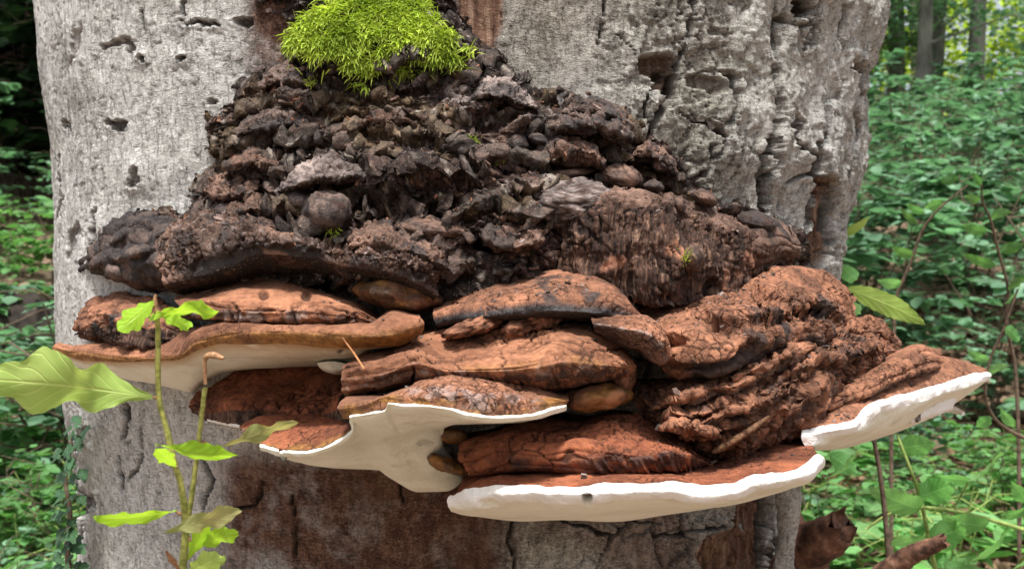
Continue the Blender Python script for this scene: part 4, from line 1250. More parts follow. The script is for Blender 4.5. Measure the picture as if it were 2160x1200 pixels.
bracket('great lumpy right-hand mass, pimpled brown crust blackened along its lower edge',
    [[(1345, 640, 82), (1400, 650, 81), (1470, 638, 81), (1550, 625, 82), (1600, 583, 86), (1660, 560, 90), (1720, 568, 93), (1770, 598, 96), (1800, 630, 99)],
     [(1350, 670, 77), (1420, 660, 75), (1500, 653, 75), (1570, 638, 77), (1630, 616, 80), (1700, 606, 84), (1760, 622, 89), (1803, 650, 94)],
     [(1370, 705, 74), (1430, 690, 72), (1500, 695, 71), (1570, 685, 72), (1640, 665, 75), (1700, 655, 79), (1750, 662, 84), (1800, 670, 91)],
     [(1390, 745, 73), (1440, 740, 70.5), (1500, 740, 69.5), (1560, 730, 70), (1620, 712, 72.5), (1690, 695, 76.5), (1740, 700, 82), (1790, 690, 89)],
     [(1400, 780, 73), (1450, 785, 70.5), (1500, 785, 70), (1560, 768, 70.5), (1610, 745, 73), (1690, 720, 77), (1740, 720, 83), (1785, 705, 90)],
     [(1405, 800, 78), (1450, 805, 76), (1510, 800, 75), (1570, 785, 76), (1650, 750, 80), (1780, 715, 93)]],
    [('crust', 0, 4.3, M_CAP), ('underside', 4.3, 5, M_OLD)],
    [('lump', D(a=13, s=55, k=(0, 4.2))), ('lump', D(a=5, s=20, k=(0, 4.3))), ('billow', D(a=1.6, s=20, k=(0, 4.3), u=(.35, 1))), ('billow', D(a=1.0, s=6, k=(0, 3.6), u=(.5, 1))), ('crack', D(a=1.6, s=15, w=.06, k=(0, 4.2), cov=.72, tilt=.25)), ('plate', D(a=2.2, s=13, k=(2, 4.2), u=(0, .22))),
     ('dark', D(s=40, b=.25, k=(3.35, 5), u=(.12, .85), m=.9)), ('dark', D(s=24, b=-.05, k=(1.6, 3.6), u=(.45, .95), m=.85)), ('grain', D(a=.9, s=4)), ('pit', D(a=1.5, s=10, k=(0, 2.2), u=(.4, 1)))], 26, crumb=1, stamps=[(1545, 670, 24, 10, -5, 0), (1530, 655, 9, 6, 3, .8)],
    ledges=[([(1490, 668), (1545, 690), (1610, 672), (1690, 645), (1740, 650)], 45, 7), ([(1410, 745), (1470, 760), (1530, 745), (1600, 706)], 55, 6), ([(1590, 612), (1650, 636), (1730, 640), (1770, 660)], 35, 6), ([(1360, 690), (1400, 712), (1450, 700)], 30, 5)])
bracket('tumbled slope of flaking cracked crust between the lumpy mass and the rolled ridge',
    [[(1335, 800, 78), (1400, 800, 78), (1500, 795, 77), (1600, 760, 78), (1700, 718, 82), (1780, 688, 90), (1850, 688, 95), (1900, 725, 97)],
     [(1330, 830, 76), (1400, 830, 74), (1480, 825, 73), (1560, 800, 73.5), (1650, 765, 76), (1740, 735, 81), (1820, 715, 88), (1898, 745, 94)],
     [(1335, 870, 74.5), (1400, 865, 71), (1480, 860, 70), (1560, 845, 70.5), (1650, 815, 73), (1730, 785, 77), (1800, 760, 82), (1880, 758, 91)],
     [(1380, 900, 73), (1450, 905, 70), (1510, 905, 70), (1580, 900, 71), (1660, 870, 73.5), (1720, 845, 76.5), (1790, 800, 82), (1870, 775, 90)],
     [(1420, 920, 74), (1480, 940, 71.5), (1530, 960, 71.5), (1590, 945, 73), (1660, 920, 76), (1700, 900, 78), (1770, 830, 84), (1850, 790, 91)],
     [(1430, 935, 80), (1500, 965, 78), (1540, 975, 78), (1620, 950, 81), (1690, 930, 84), (1780, 850, 90)]],
    [('crust', 0, 5, M_CAP)],
    [('plate', D(a=3.4, s=17, k=(0, 4.7), an=(.6, .6, 1.5))), ('step', D(a=4, s=45, k=(0, 4.6))), ('lump', D(a=8, s=40, k=(0, 4.6))), ('billow', D(a=3, s=15, u=(.45, 1))), ('crack', D(a=2.6, s=11, w=.14, k=(0, 4.6), cov=.72)), ('crack', D(a=1.2, s=5.5, w=.14, k=(0, 4.6), cov=.5)), ('grain', D(a=1, s=4)), ('dark', D(s=22, b=-.16, m=.6))], 27, crumb=2,
    ledges=[([(1340, 850), (1450, 835), (1560, 795), (1680, 752)], 45, 6), ([(1380, 888), (1480, 862), (1600, 846), (1720, 780)], 40, 5), ([(1430, 915), (1520, 910), (1620, 872), (1740, 822)], 45, 6), ([(1650, 790), (1750, 755), (1850, 735)], 40, 6)])
for k, (rim, up, th, dp, lb) in enumerate([
    ([(1375, 862, 72), (1430, 838, 70.2), (1500, 818, 69.5), (1560, 808, 69.8), (1610, 790, 71)], 26, 16, 4, 'thin crackled crust ledge lowest on the tumbled slope, over the cracked mound'),
    ([(1545, 800, 71), (1590, 778, 70.5), (1640, 760, 72), (1690, 742, 75), (1720, 730, 78)], 24, 22, 4, 'upturned bark-like ledge of crust under the blackened lumpy mass'),
    ([(1460, 900, 69), (1510, 880, 68.5), (1570, 860, 69), (1630, 838, 71), (1680, 815, 74)], 26, 16, 4, 'wavy crust ledge crossing the middle of the tumbled slope'),
    ([(1390, 905, 70), (1430, 896, 69), (1480, 905, 68.8), (1520, 922, 69.2)], 30, 14, 3, 'short flaky ledge beside the finely cracked mound'),
    ([(1620, 880, 73), (1670, 862, 73.5), (1710, 842, 75), (1755, 815, 78)], 34, 24, 4, 'dark curled crust fold above the white corner of the overhanging bracket'),
    ([(1700, 770, 77), (1760, 752, 80), (1810, 748, 83), (1850, 760, 87)], 30, 18, 4, 'crumpled crust fold beside the rolled ridge'),
    ([(1750, 715, 84), (1800, 698, 87), (1850, 700, 92), (1895, 728, 95)], 26, 14, 4, 'dusty crust lip at the right shoulder over the undergrowth')]):
    shelf(lb, rim, up, th, dp, M_CAP, M_OLD, 30 + k, [('lump', D(a=5, s=22)), ('plate', D(a=2.4, s=9, k=(0, 5))), ('crack', D(a=1.6, s=8, w=.12, k=(0, 4.2), cov=.6)), ('grain', D(a=1, s=4)), ('terr', D(a=1.2, n=1, k=(1, 4)))], crumb=2)
lump('round russet knob set in the crumpled folds near the rolled ridge', 1770, 758, 79.5, 17, 17, 1.2, M_CAP, 0, 40, [('crack', D(a=.8, s=12))])
path = [P(*q) for q in ((1505, 958, .70), (1530, 945, .695), (1560, 925, .69), (1590, 905, .695), (1625, 880, .705))]
V, f = tube(np.array(path), [.0014, .0025, .0022, .0022, .0012], 12)
V = V + 0.0022 * fbm(V * 120, 3, 5)[:, None] + np.array((0, .004, 0))
tag(put('bracket_fungus', np_mesh('finger_lobe', V, f, np.tile([[0, .45, .6, 0]], (len(V), 1))), M_CAP), 'ochre finger-like growth slanting across the dark crust fold', 'bracket fungus', 'tiers of the bracket fungus')
# ------------------------------------------------------------------ the old dead mass higher up
rows = [(-60, 560, 950, 2.2), (20, 545, 975, 3.2), (80, 535, 1010, 4.2), (135, 505, 1075, 5.4), (185, 462, 1140, 6.2), (240, 450, 1355, 7.2), (300, 470, 1410, 8.7),
        (350, 435, 1460, 10), (400, 395, 1510, 11.5), (450, 330, 1600, 12), (510, 240, 1690, 12.6), (570, 240, 1710, 12.6), (620, 260, 1700, 10.5)]
curves = []
for (py_, xl, xr, pr) in rows:
    c = []
    for u in np.linspace(0, 1, 15):
        x = xl + (xr - xl) * u
        Y = trunk_Y(min(max(x, 150), 1740), py_) * 100
        e = 1 - abs(2 * u - 1) ** 2.6
        c.append((x, py_ + 14 * math.sin(u * 19 + py_), Y - pr * e + 0.9 * (1 - e)))
    curves.append(c)
LEDGES = []
lr = np.random.default_rng(404)
for (x0, x1, yl, up, hm) in [(470, 760, 300, 60, 16), (500, 720, 225, 55, 14), (560, 800, 180, 40, 9), (430, 640, 375, 55, 17), (600, 830, 350, 60, 17), (780, 1010, 375, 45, 17), (740, 980, 285, 45, 15), (880, 1150, 240, 45, 9), (1000, 1160, 330, 40, 10),
        (1120, 1300, 320, 40, 12), (1150, 1350, 272, 50, 12), (960, 1130, 440, 50, 18), (1260, 1440, 380, 40, 10), (400, 640, 445, 50, 18), (640, 900, 470, 50, 17), (830, 1000, 540, 50, 18), (980, 1100, 500, 60, 18), (540, 640, 120, 40, 7), (880, 1060, 165, 40, 8)]:
    xs = np.linspace(x0, x1, 9)
    LEDGES.append((np.stack([xs, yl + lr.uniform(-.22, .22) * (xs - xs.mean()) + 34 * (np.abs(np.linspace(-1, 1, 9)) ** 2) - 8 + lr.normal(size=9) * 9], -1), up, hm))
for k in range(42):
    yl = lr.uniform(70, 590)
    a_, b_ = np.interp(yl, [q[0] for q in rows], [q[1] for q in rows]), np.interp(yl, [q[0] for q in rows], [q[2] for q in rows])
    x0 = lr.uniform(a_ + 10, b_ - 90); ln = lr.uniform(90, 280)
    xs = np.linspace(x0, x0 + ln, 7)
    LEDGES.append((np.stack([xs, yl + lr.uniform(-.65, .65) * (xs - x0 - ln / 2) + lr.uniform(-8, 40) * (np.abs(np.linspace(-1, 1, 7)) ** 2) + lr.normal(size=7) * 4], -1), lr.uniform(22, 50), lr.uniform(5, 14)))
mass = bracket('crumbled dark heap of dead fungus layers below the moss on the trunk', curves, [('core', 0, 12, M_ROT)],
    [('lump', D(a=20, s=75)), ('step', D(a=11, s=75)), ('step', D(a=5, s=34)), ('lump', D(a=6, s=26)), ('plate', D(a=9, s=28, an=(.35, .5, 1.4))), ('plate', D(a=3.0, s=12, an=(.35, .5, 1.5))), ('plate', D(a=1.4, s=5, an=(.6, .6, 1.3))), ('crack', D(a=4, s=17, w=.10, an=(.6, .6, 1.6), cov=.5)), ('grain', D(a=1.4, s=6)),
     ('dark', D(s=60, b=.16, k=(0, 4.2), m=.7)), ('dark', D(s=30, b=-.12, m=.7)), ('pale', D(s=8, b=-.30, m=.6)), ('och', D(s=45, b=-.16, k=(4, 9), m=.4))], 50, step=2.7, back=4,
    name='decayed_fungus', cat='fungus', group='old fungus', crumb=4, ledges=LEDGES,
    stamps=[(865, 432, 150, 48, 22, .25), (770, 445, 70, 45, 12, .2), (1040, 500, 50, 40, 16, .25), (620, 245, 60, 26, 12, .2), (1090, 350, 40, 20, 12, .2), (560, 420, 50, 18, 10, .2), (1000, 270, 70, 22, 8, 0)])
del mass['group']
core = [c for c in COL.objects if c.parent == mass][0]

FIB_OPS = [('plate', D(a=4, s=16, k=(0, 1.5))), ('plate', D(a=3, s=22, k=(1, 4), an=(1.2, 1.2, .5))), ('lump', D(a=7, s=34)), ('step', D(a=3, s=30, k=(1, 4))), ('fiber', D(a=3.6, s=5.5, k=(1, 4), run=.35)), ('fiber', D(a=2, s=2.6, k=(1, 4), run=.6)), ('grain', D(a=1.2, s=5)), ('crack', D(a=3, s=20, w=.12, an=(1.6, 1.6, .4), cov=.6))]
bracket('torn face of vertical brown fibres, broken open below the pale crackled cap',
    [[(1090, 400, 84), (1200, 392, 82), (1300, 395, 81), (1400, 415, 83), (1500, 445, 86), (1590, 480, 90)],
     [(1075, 440, 83), (1180, 430, 78), (1300, 428, 75), (1400, 438, 77), (1500, 468, 81), (1590, 500, 86)],
     [(1065, 520, 83), (1180, 515, 77), (1300, 525, 74), (1400, 535, 75.5), (1500, 555, 79), (1590, 575, 85)],
     [(1055, 590, 83), (1180, 600, 77.5), (1300, 620, 75), (1400, 642, 75.5), (1500, 640, 79), (1590, 630, 85)],
     [(1060, 600, 84), (1180, 606, 82), (1300, 626, 81), (1400, 650, 81), (1580, 636, 89)]],
    [('broken_top', 0, 1, M_OLD), ('fibre_face', 1, 4, M_FIB)], FIB_OPS + [('pale', D(s=26, b=-.32, k=(1.6, 3)))], 51, crumb=2, stamps=[(1445, 560, 40, 44, -7, 0), (1500, 610, 20, 30, 9, .8), (1330, 600, 10, 40, 5, .8)])
bracket('wind-swept brown flap with layered striped edge, at the right end of the fibres',
    [[(1555, 490, 92), (1600, 452, 92), (1640, 466, 95), (1675, 498, 98)], [(1540, 520, 87), (1600, 488, 86.5), (1650, 497, 90), (1684, 518, 95)],
     [(1535, 545, 86), (1600, 520, 85), (1650, 522, 89), (1686, 530, 94.5)], [(1530, 600, 86), (1590, 590, 87), (1640, 560, 92), (1676, 546, 97)], [(1540, 610, 92), (1590, 600, 93), (1640, 570, 97), (1670, 552, 100)]],
    [('cap', 0, 2, M_OLD), ('striped_face', 2, 4, M_FIB)], [('terr', D(a=2.4, n=1.5, k=(0, 2.4))), ('terr', D(a=2.2, n=3.2, k=(2, 3.4))), ('lump', D(a=4, s=22)), ('dark', D(s=22, b=-.06, k=(0, 1.2), m=.7))], 52)
# long black shelf on the left
bracket('long charred black shelf with dusty lumpy top, highest of the left tiers',
    [[(330, 505, 90), (400, 458, 88), (500, 448, 86), (560, 458, 85), (640, 478, 83), (740, 476, 82), (830, 466, 80), (900, 488, 80), (940, 540, 80)],
     [(322, 540, 85), (400, 498, 82), (480, 486, 80), (560, 482, 79), (640, 503, 78), (740, 500, 77), (830, 505, 75), (900, 528, 75), (945, 570, 77)],
     [(328, 575, 83), (420, 550, 80), (480, 532, 78), (540, 512, 76.5), (620, 514, 76), (720, 533, 75), (800, 543, 73.5), (870, 563, 73), (930, 600, 75)],
     [(345, 600, 83), (430, 578, 80), (490, 558, 78), (550, 536, 76.8), (630, 541, 76.3), (720, 561, 75.5), (800, 572, 74), (870, 593, 73.5), (925, 625, 75)],
     [(380, 620, 92), (500, 606, 88), (600, 592, 86), (750, 598, 83), (900, 640, 81)]],
    [('crust', 0, 3, M_OLD), ('underside', 3, 4, M_ROT)],
    [('lump', D(a=11, s=42, k=(0, 2.4))), ('billow', D(a=3, s=22, k=(0, 2.2), u=(0, .6))), ('crack', D(a=2.4, s=9, w=.16, k=(0, 2.5), cov=.7)), ('crack', D(a=1.5, s=4.5, w=.2, k=(0, 2.6), u=(.5, 1))), ('plate', D(a=3.4, s=11, k=(0, 2.6), u=(.4, 1))), ('plate', D(a=2, s=9, k=(0, 2.2), u=(0, .4))),
     ('dark', D(s=30, b=.25, k=(1.95, 3.4), u=(.1, .6))), ('dark', D(s=20, b=-.12, k=(0, 2.4), m=.7)), ('dark', D(s=25, b=0.0, k=(1.9, 3.4), u=(.6, 1), m=.7)), ('grain', D(a=1.4, s=5)), ('pale', D(s=7, b=-.28, k=(0, 2.4), m=.5))], 53, crumb=3, stamps=[(510, 503, 6, 7, 5, 1)])
lobes = bracket('folded black rubbery lobes with a pointed tip jutting from the left bark',
    [[(255, 468, 105), (300, 448, 100), (345, 455, 97), (395, 480, 95)], [(215, 505, 101), (270, 482, 95), (330, 472, 92), (395, 500, 90)],
     [(176, 553, 103), (230, 535, 96), (300, 520, 90.5), (380, 525, 87.5)], [(184, 566, 103.5), (240, 578, 97), (300, 590, 91.5), (370, 585, 88)], [(210, 575, 107), (260, 600, 103), (310, 612, 98), (370, 604, 95)]],
    [('crust', 0, 3, M_BLACK), ('underside', 3, 4, M_OLD)],
    [('billow', D(a=8, s=26, k=(0, 3))), ('lump', D(a=7, s=35)), ('terr', D(a=2.5, n=1.5, k=(0, 2.6))), ('dark', D(s=22, b=.12, m=.85)), ('grain', D(a=.5, s=5))], 54)
for k, (x, y, Y, rx_, ry_, rt) in enumerate(((302, 466, 94.5, 34, 15, -.4), (262, 496, 95, 34, 14, -.6), (340, 492, 91, 32, 17, -.5), (215, 548, 97, 30, 14, -.5), (296, 532, 91, 36, 18, -.3), (252, 575, 95, 30, 20, .2), (350, 545, 88.5, 34, 20, -.3))):
    lump(None, x, y, Y, rx_, ry_, 2.2, M_BLACK, rt, 160 + k, [('dark', D(s=16, b=-.02, m=.7))], lobes, 'lobe')
OLDOPS = [('lump', D(a=4, s=18)), ('crack', D(a=2, s=9, w=.14, k=(0, 4.3))), ('grain', D(a=1.2, s=4))]
lump('smooth black nodule with a broken brown face, in the hollow of the heap', 690, 448, 78.5, 54, 44, 3.2, M_BLACK, .1, 60, [('dark', D(s=26, b=.02, m=.9)), ('crack', D(a=.8, s=25, w=.05))])
lump('grey egg-shaped nodule half hidden beside the black nodule', 632, 424, 80.5, 30, 20, 2, M_GREY, .5, 61, [('dark', D(s=18, b=-.2, m=.7))])
dome = lambda lb, cx, cy, rx, ry, Y, mt, seed, extra=(), rot=0.0: lump(lb, cx, cy, Y + 1.0, rx, ry, 2.6, mt, rot, seed, list(extra) + [('billow', D(a=1.4, s=10)), ('crack', D(a=.9, s=9, w=.07)), ('dark', D(s=13, b=-.12, m=.6))])
dome('pale crackled dome cap above the torn fibre face', 1205, 425, 98, 46, 77.5, M_GREY, 62, [('crack', D(a=2.2, s=11, w=.09)), ('dark', D(s=25, b=-.25, m=.6))], -.08)
dome('small cinnamon knob behind the pale crackled dome', 1312, 376, 44, 24, 81, M_OLD, 63, [('dark', D(s=22, b=-.2, m=.7))], .2)
dome('grey worm-like swelling behind the pale crackled dome', 1190, 368, 62, 13, 80.5, M_OLD, 64, [], -.12)
dome('little dark bead beside the cinnamon knob at the bark', 1378, 393, 20, 12, 81.5, M_BLACK, 65, [], .1)
dome('hanging grey-brown droplet knob on the torn fibre face', 1432, 432, 13, 18, 78.5, M_OLD, 66, [('pale', D(s=14, b=-.1, m=.5))], -.2)
dome('brown knob pair end at the bark above the striped flap', 1485, 418, 26, 15, 82.5, M_OLD, 67, [], .3)
dome('slate-black knob above the grain-covered hollow', 1090, 306, 26, 24, 80.5, M_BLACK, 68, [('dark', D(s=20, b=.1))], .3)
dome('small sooty lobe under the stacked black shelf', 1135, 296, 22, 10, 80, M_BLACK, 69, [('dark', D(s=20, b=.1))], .3)
dome('swollen smooth dusty hump above the torn crust', 915, 486, 76, 24, 76.5, M_OLD, 70, [('crack', D(a=.6, s=30, w=.04))], .08)
dome('pitted brown bulge low on the torn fibres', 1462, 545, 22, 30, 75.5, M_OLD, 71, [], .1)
dome('sooty knob on the tip of the striped flap', 1598, 470, 42, 18, 88, M_OLD, 72, [('dark', D(s=20, b=.15, m=.8))], .25)
for k, (lb, rim, up, th, dp, mt, un) in enumerate([
    ('weathered grey crust shelf over the black nodule', [(578, 408, 80), (610, 392, 78.3), (650, 378, 77.5), (700, 372, 77.2), (750, 372, 77.6), (800, 372, 79)], 44, 14, 4, M_GREY, M_ROT),
    ('stacked black shelf of thin layers beside the bare bark', [(1160, 268, 80.5), (1195, 262, 79), (1240, 258, 78.5), (1290, 272, 79), (1335, 292, 81)], 36, 16, 3.6, M_BLACK, M_ROT),
    ('thin black crust layer topping the stacked black shelf', [(1180, 240, 81.5), (1215, 232, 80.5), (1255, 232, 80.3), (1300, 248, 81), (1338, 272, 82)], 22, 9, 3, M_BLACK, M_BLACK),
    ('slate-grey plate with broken front in the middle of the upper heap', [(918, 228, 81.5), (945, 215, 80.2), (975, 214, 80), (1000, 226, 81)], 42, 10, 3, M_GREY, M_ROT),
    ('domed slate plate tapering towards the bare bark', [(992, 210, 81.5), (1025, 198, 80.3), (1060, 202, 80), (1100, 218, 80.6), (1132, 226, 82)], 34, 9, 3, M_GREY, M_ROT),
    ('small lifted grey plate under the moss', [(812, 196, 82), (835, 186, 81), (865, 184, 80.8), (888, 188, 82)], 30, 8, 2.6, M_GREY, M_ROT),
    ('dark double-humped plate just below the moss edge', [(895, 178, 82.3), (930, 172, 81.3), (965, 175, 81.2), (992, 186, 82.3)], 26, 8, 2.6, M_BLACK, M_ROT),
    ('flat mushroom-like flake with radiating cracks in the centre', [(1016, 492, 76), (1040, 512, 74.2), (1075, 520, 73.6), (1115, 515, 73.8), (1150, 502, 75)], 46, 10, 3.4, M_OLD, M_FIB),
    ('long grey crust ridge slanting down to the mushroom-like flake', [(970, 412, 78.5), (1000, 438, 77), (1040, 455, 76), (1085, 462, 75.6), (1120, 468, 76)], 22, 9, 3, M_OLD, M_ROT),
    ('red-brown torn flake standing out on the left of the heap', [(432, 402, 86), (455, 412, 84.5), (490, 412, 83.8), (525, 398, 83.5), (545, 380, 84)], 48, 12, 3, M_OLD, M_ROT),
    ('wide brown hood with a thin rolled edge beside the slate knob', [(1122, 330, 80), (1150, 316, 78.8), (1195, 312, 78.3), (1240, 322, 78.5), (1275, 345, 79.5)], 24, 30, 3.4, M_OLD, M_FIB),
    ('curled brown scroll against the bare bark, right of the cinnamon knob', [(1330, 330, 82.5), (1365, 322, 81.5), (1400, 335, 82), (1432, 365, 84)], 22, 20, 3, M_OLD, M_ROT),
    ('ragged fibrous ledge over the hollow with the black nodule', [(790, 372, 79), (840, 362, 77.5), (890, 360, 77), (940, 375, 77.3), (980, 405, 78.5)], 18, 26, 3.4, M_OLD, M_FIB),
    ('crumbled ledge on the left flank above the black rubbery lobes', [(425, 470, 85), (470, 448, 82.5), (530, 440, 81), (590, 445, 80.5), (630, 462, 80.5)], 28, 16, 3.4, M_OLD, M_ROT),
    ('broken bark-brown ledge above the red-brown torn flake', [(470, 352, 85), (520, 344, 83), (580, 345, 81.5), (640, 352, 81)], 28, 12, 3, M_OLD, M_ROT),
    ('dark crumbling ledge halfway up the left flank', [(500, 285, 85.5), (550, 268, 83.5), (610, 262, 82), (670, 275, 81.3), (720, 290, 81)], 34, 14, 3, M_BLACK, M_ROT),
    ('dark crumbling ledge at the left foot of the moss', [(545, 185, 85.5), (590, 168, 84), (640, 172, 83.2), (690, 188, 82.8), (740, 196, 82.6)], 30, 12, 3, M_BLACK, M_ROT),
    ('tilted dusty slab in the middle of the heap', [(745, 268, 81), (790, 252, 80), (840, 252, 79.6), (900, 262, 79.5), (950, 262, 80)], 28, 12, 3, M_OLD, M_ROT),
    ('frayed shelf above the swollen smooth hump', [(1000, 360, 79.5), (1040, 345, 78.6), (1080, 352, 78.6), (1120, 372, 79)], 30, 12, 3, M_OLD, M_ROT),
    ('cracked dusty mound crowning the right end of the black shelf', [(730, 520, 75.5), (790, 508, 74), (850, 520, 73.2), (910, 545, 73.2), (960, 575, 74.5)], 46, 22, 4, M_OLD, M_ROT)]):
    shelf(lb, rim, up, th, dp, mt, un, 80 + k, [('lump', D(a=6, s=20)), ('plate', D(a=3.4, s=10, k=(0, 5.2))), ('plate', D(a=1.8, s=5, k=(0, 5.2))), ('crack', D(a=1.6, s=9, w=.1, k=(0, 4.2), cov=.6)), ('grain', D(a=1.2, s=4)), ('dark', D(s=20, b=-.1, m=.75))], crumb=2)

# crumbs and flakes lying on the crusts: the larger ones single pieces, the dust of small ones one part
def chip(seed, n=6):
    r = np.random.default_rng(seed)
    th = np.sort(r.random(n)) * 2 * math.pi
    th = (np.arange(n) + 0.6 * r.random(n)) / n * 2 * math.pi
    rad = 0.6 + 0.5 * r.random(n)
    t = np.stack([np.cos(th) * rad, np.sin(th) * rad * (0.6 + 0.4 * r.random()), 0.30 + 0.25 * r.random(n)], -1)
    b = t * np.array([0.9, 0.9, 0]) - np.array([0, 0, 0.25])
    V = np.concatenate([t, b, [[0, 0, 0.5]]])
    f = []
    for j in range(n):
        k = (j + 1) % n
        f += [[2 * n, j, k], [j, n + j, n + k], [j, n + k, k]]
    return V, np.array(f)


CH = [chip(300 + s, 5 + s % 3) for s in range(8)]
CHM = []
for s, (V, f) in enumerate(CH):
    m = np_mesh('crust_flake', V, f, np.tile([[0, 0.0, 0.0, (0, .3, .6, .1, 0, .8, 0, .4)[s]]], (len(V), 1)), smooth=False)
    m.materials.append((M_OLD, M_CAP, M_OLD, M_CAP, M_OLD, M_GREY, M_ROT, M_OLD)[s])
    CHM.append(m)
pts = np.concatenate([s[0] for s in SURF]); nrs = np.concatenate([s[1] for s in SURF])
wts = np.concatenate([np.full(len(s[0]), s[2]) for s in SURF])
X, Yp = to_px(pts)
up_ = nrs[:, 2]
wt = wts * sstep(-0.35, 0.3, up_) * (0.15 + sstep(0.1, 0.4, perlin(pts * 30, 7) + 0.2))
heap = ((Yp < 620) | ((X > 1330) & (Yp < 960) & (X < 1800)) | ((X > 880) & (X < 1250) & (Yp < 730))).astype(float)
wt = wt * (0.08 + heap)
wt /= wt.sum()
r = np.random.default_rng(21)
idx = r.choice(len(pts), 8000, p=wt)
bag = {0: Bag(), 1: Bag(), 2: Bag()}
pieces = 0
from mathutils import Matrix
for q, i in enumerate(idx):
    p, n = pts[i], nrs[i]
    n = n + r.normal(size=3) * 0.6
    n /= np.linalg.norm(n)
    big = q < 280
    sz = (r.uniform(6, 15) if big else 1.4 + 7.0 * r.random() ** 2.2) * p[1] / F
    k = r.integers(8)
    quat = orient(n, r.uniform(0, 6.28), r.uniform(-.4, .4))
    if big and Yp[i] < 640:
        o = put('crust_flake', CHM[k], None, core)
        o.rotation_mode = 'QUATERNION'; o.rotation_quaternion = quat
        o.scale = (sz, sz * .8, sz * 0.35)
        o.location = Vector((p + n * sz * 0.15 - np.array(mass.location)).tolist())
    else:
        Mx = np.array(quat.to_matrix())
        V, f = CH[k]
        bag[k % 3 if r.random() < .55 else 0].add((V * np.array([1, .75, .4]) * sz) @ Mx.T + p + n * sz * 0.12 - np.array(mass.location), f)
for k, mt in ((0, M_OLD), (1, M_CAP), (2, M_GREY)):
    V = np.concatenate(bag[k].v); f = np.concatenate(bag[k].f)
    o = put('crumbs', np_mesh('crumbs', V, f, np.tile([[0, (.35, .1, .15)[k], 0, .12 * (k != 1)]], (len(V), 1)), smooth=False), mt, mass)
    o['kind'] = 'stuff'
# ------------------------------------------------------------------ leaves and small plants
def leaf(base_, tip, side, width, shape='oak', sag=0.0, cup=0.15, wave=0.05, nx=44, ny=11, seed=0, asym=0.0):
    """one leaf blade: base and tip points, direction of its right half, half width; returns verts, faces, leafuv"""
    base_, tip = np.asarray(base_, float), np.asarray(tip, float)
    ax = tip - base_
    L = np.linalg.norm(ax); ax /= L
    side = np.asarray(side, float) - ax * np.dot(side, ax)
    side /= np.linalg.norm(side) + 1e-9
    nr = np.cross(side, ax)
    t = np.linspace(0, 1, nx)
    if shape == 'oak':
        w = np.sin(math.pi * t ** 1.2) ** 0.7 * (0.5 + 0.65 * t) * (1 + 0.17 * np.sin(2 * math.pi * (3.1 * t ** .9 + 0.1 * seed)) + 0.07 * np.sin(2 * math.pi * (5.3 * t + .3 * seed)) + 0.02 * np.sin(2 * math.pi * 13 * t)) + 0.02
    elif shape == 'ivy':
        w = (np.where(t < .35, 0.55 + t * 1.3, 1.0 - 1.4 * (t - .35)) * (1 + 0.22 * np.cos(2 * math.pi * 2.3 * t))) * sstep(0, .06, t) + .01
    else:
        w = np.sin(math.pi * t ** 0.72) ** 0.85 * (1 + 0.05 * np.sign(np.sin(2 * math.pi * 11 * t)) * np.abs(np.sin(2 * math.pi * 11 * t))) + 0.015
    w = np.clip(w, 0.01, None) / w.max() * width
    s = np.linspace(-1, 1, ny)
    T, S = np.meshgrid(t, s, indexing='ij')
    Wd = w[:, None] * S
    r = np.random.default_rng(seed)
    a, b = r.uniform(0, 6, 2)
    z = sag * L * 4 * T * (1 - T) * 0.5 + cup * np.abs(Wd) + wave * width * (np.sin(T * 9 + a) * S + 0.7 * np.sin(T * 17 + b) * S * np.abs(S)) + 0.04 * width * np.cos((T * 7 - np.abs(S) * 1.6) * 2 * math.pi) * np.abs(S)
    Pn = base_ + ax * (T * L)[..., None] + side * (Wd * (1 + asym * np.sign(S)))[..., None] + nr * z[..., None]
    uv = np.stack([T, S, np.full_like(T, r.random())], -1)
    return Pn.reshape(-1, 3), grid_faces(nx, ny), uv.reshape(-1, 3)


def leaf_obj(name, args, material, parent, under=None, **kw):
    V, f, uv = leaf(*args, **kw)
    o = put(name, np_mesh(name, V - np.array(parent.location), f, extra={'leafuv': uv}), material, under or parent)
    return o


def stem_obj(name, path, radii, material, parent, sides=10, bump=0.0):
    path = np.asarray(path, float)
    tt = np.linspace(0, len(path) - 1, (len(path) - 1) * 8 + 1)
    pp = np.stack([np.interp(tt, np.arange(len(path)), path[:, k]) for k in range(3)], -1)
    k = np.ones(7) / 7
    ps = np.stack([np.convolve(np.pad(pp[:, c], 3, mode='edge'), k, 'valid') for c in range(3)], -1)
    rr = np.interp(tt, np.arange(len(path)), np.broadcast_to(radii, (len(path),)))
    V, f = tube(ps, rr, sides)
    if bump:
        V = V + bump * fbm(V * 220, 2, 3)[:, None]
    return put(name, np_mesh(name, V - np.array(parent.location), f), material, parent)


# young oak in front of the trunk
PS = lambda x, y, Y: P(x, y, Y * 1.2)
gz = float(ground_z(np.array([-0.15]), np.array([0.5]))[0])
sap = thing('oak_sapling', 'young oak sapling with two green stems and lobed leaves before the trunk', 'sapling', (-0.18, 0.60, gz))
s1 = [(-0.18, 0.60, gz - .03), (-0.182, 0.60, 0.35), PS(382, 1250, .50), PS(386, 1185, .50), PS(394, 1105, .50), PS(380, 1010, .495), PS(368, 980, .492), PS(352, 905, .49), PS(334, 845, .488), PS(333, 760, .485), PS(333, 690, .482), PS(330, 655, .48)]
sstem = stem_obj('stem', s1, np.array([.0042, .0034, .0022, .0019, .0018, .0015, .0014, .00135, .0013, .00125, .0012, .0011]) * 1.15, M_STEM, sap, bump=.0003)
s2 = [PS(394, 1105, .50), PS(404, 1050, .498), PS(416, 960, .494), PS(426, 870, .49), PS(433, 812, .488)]
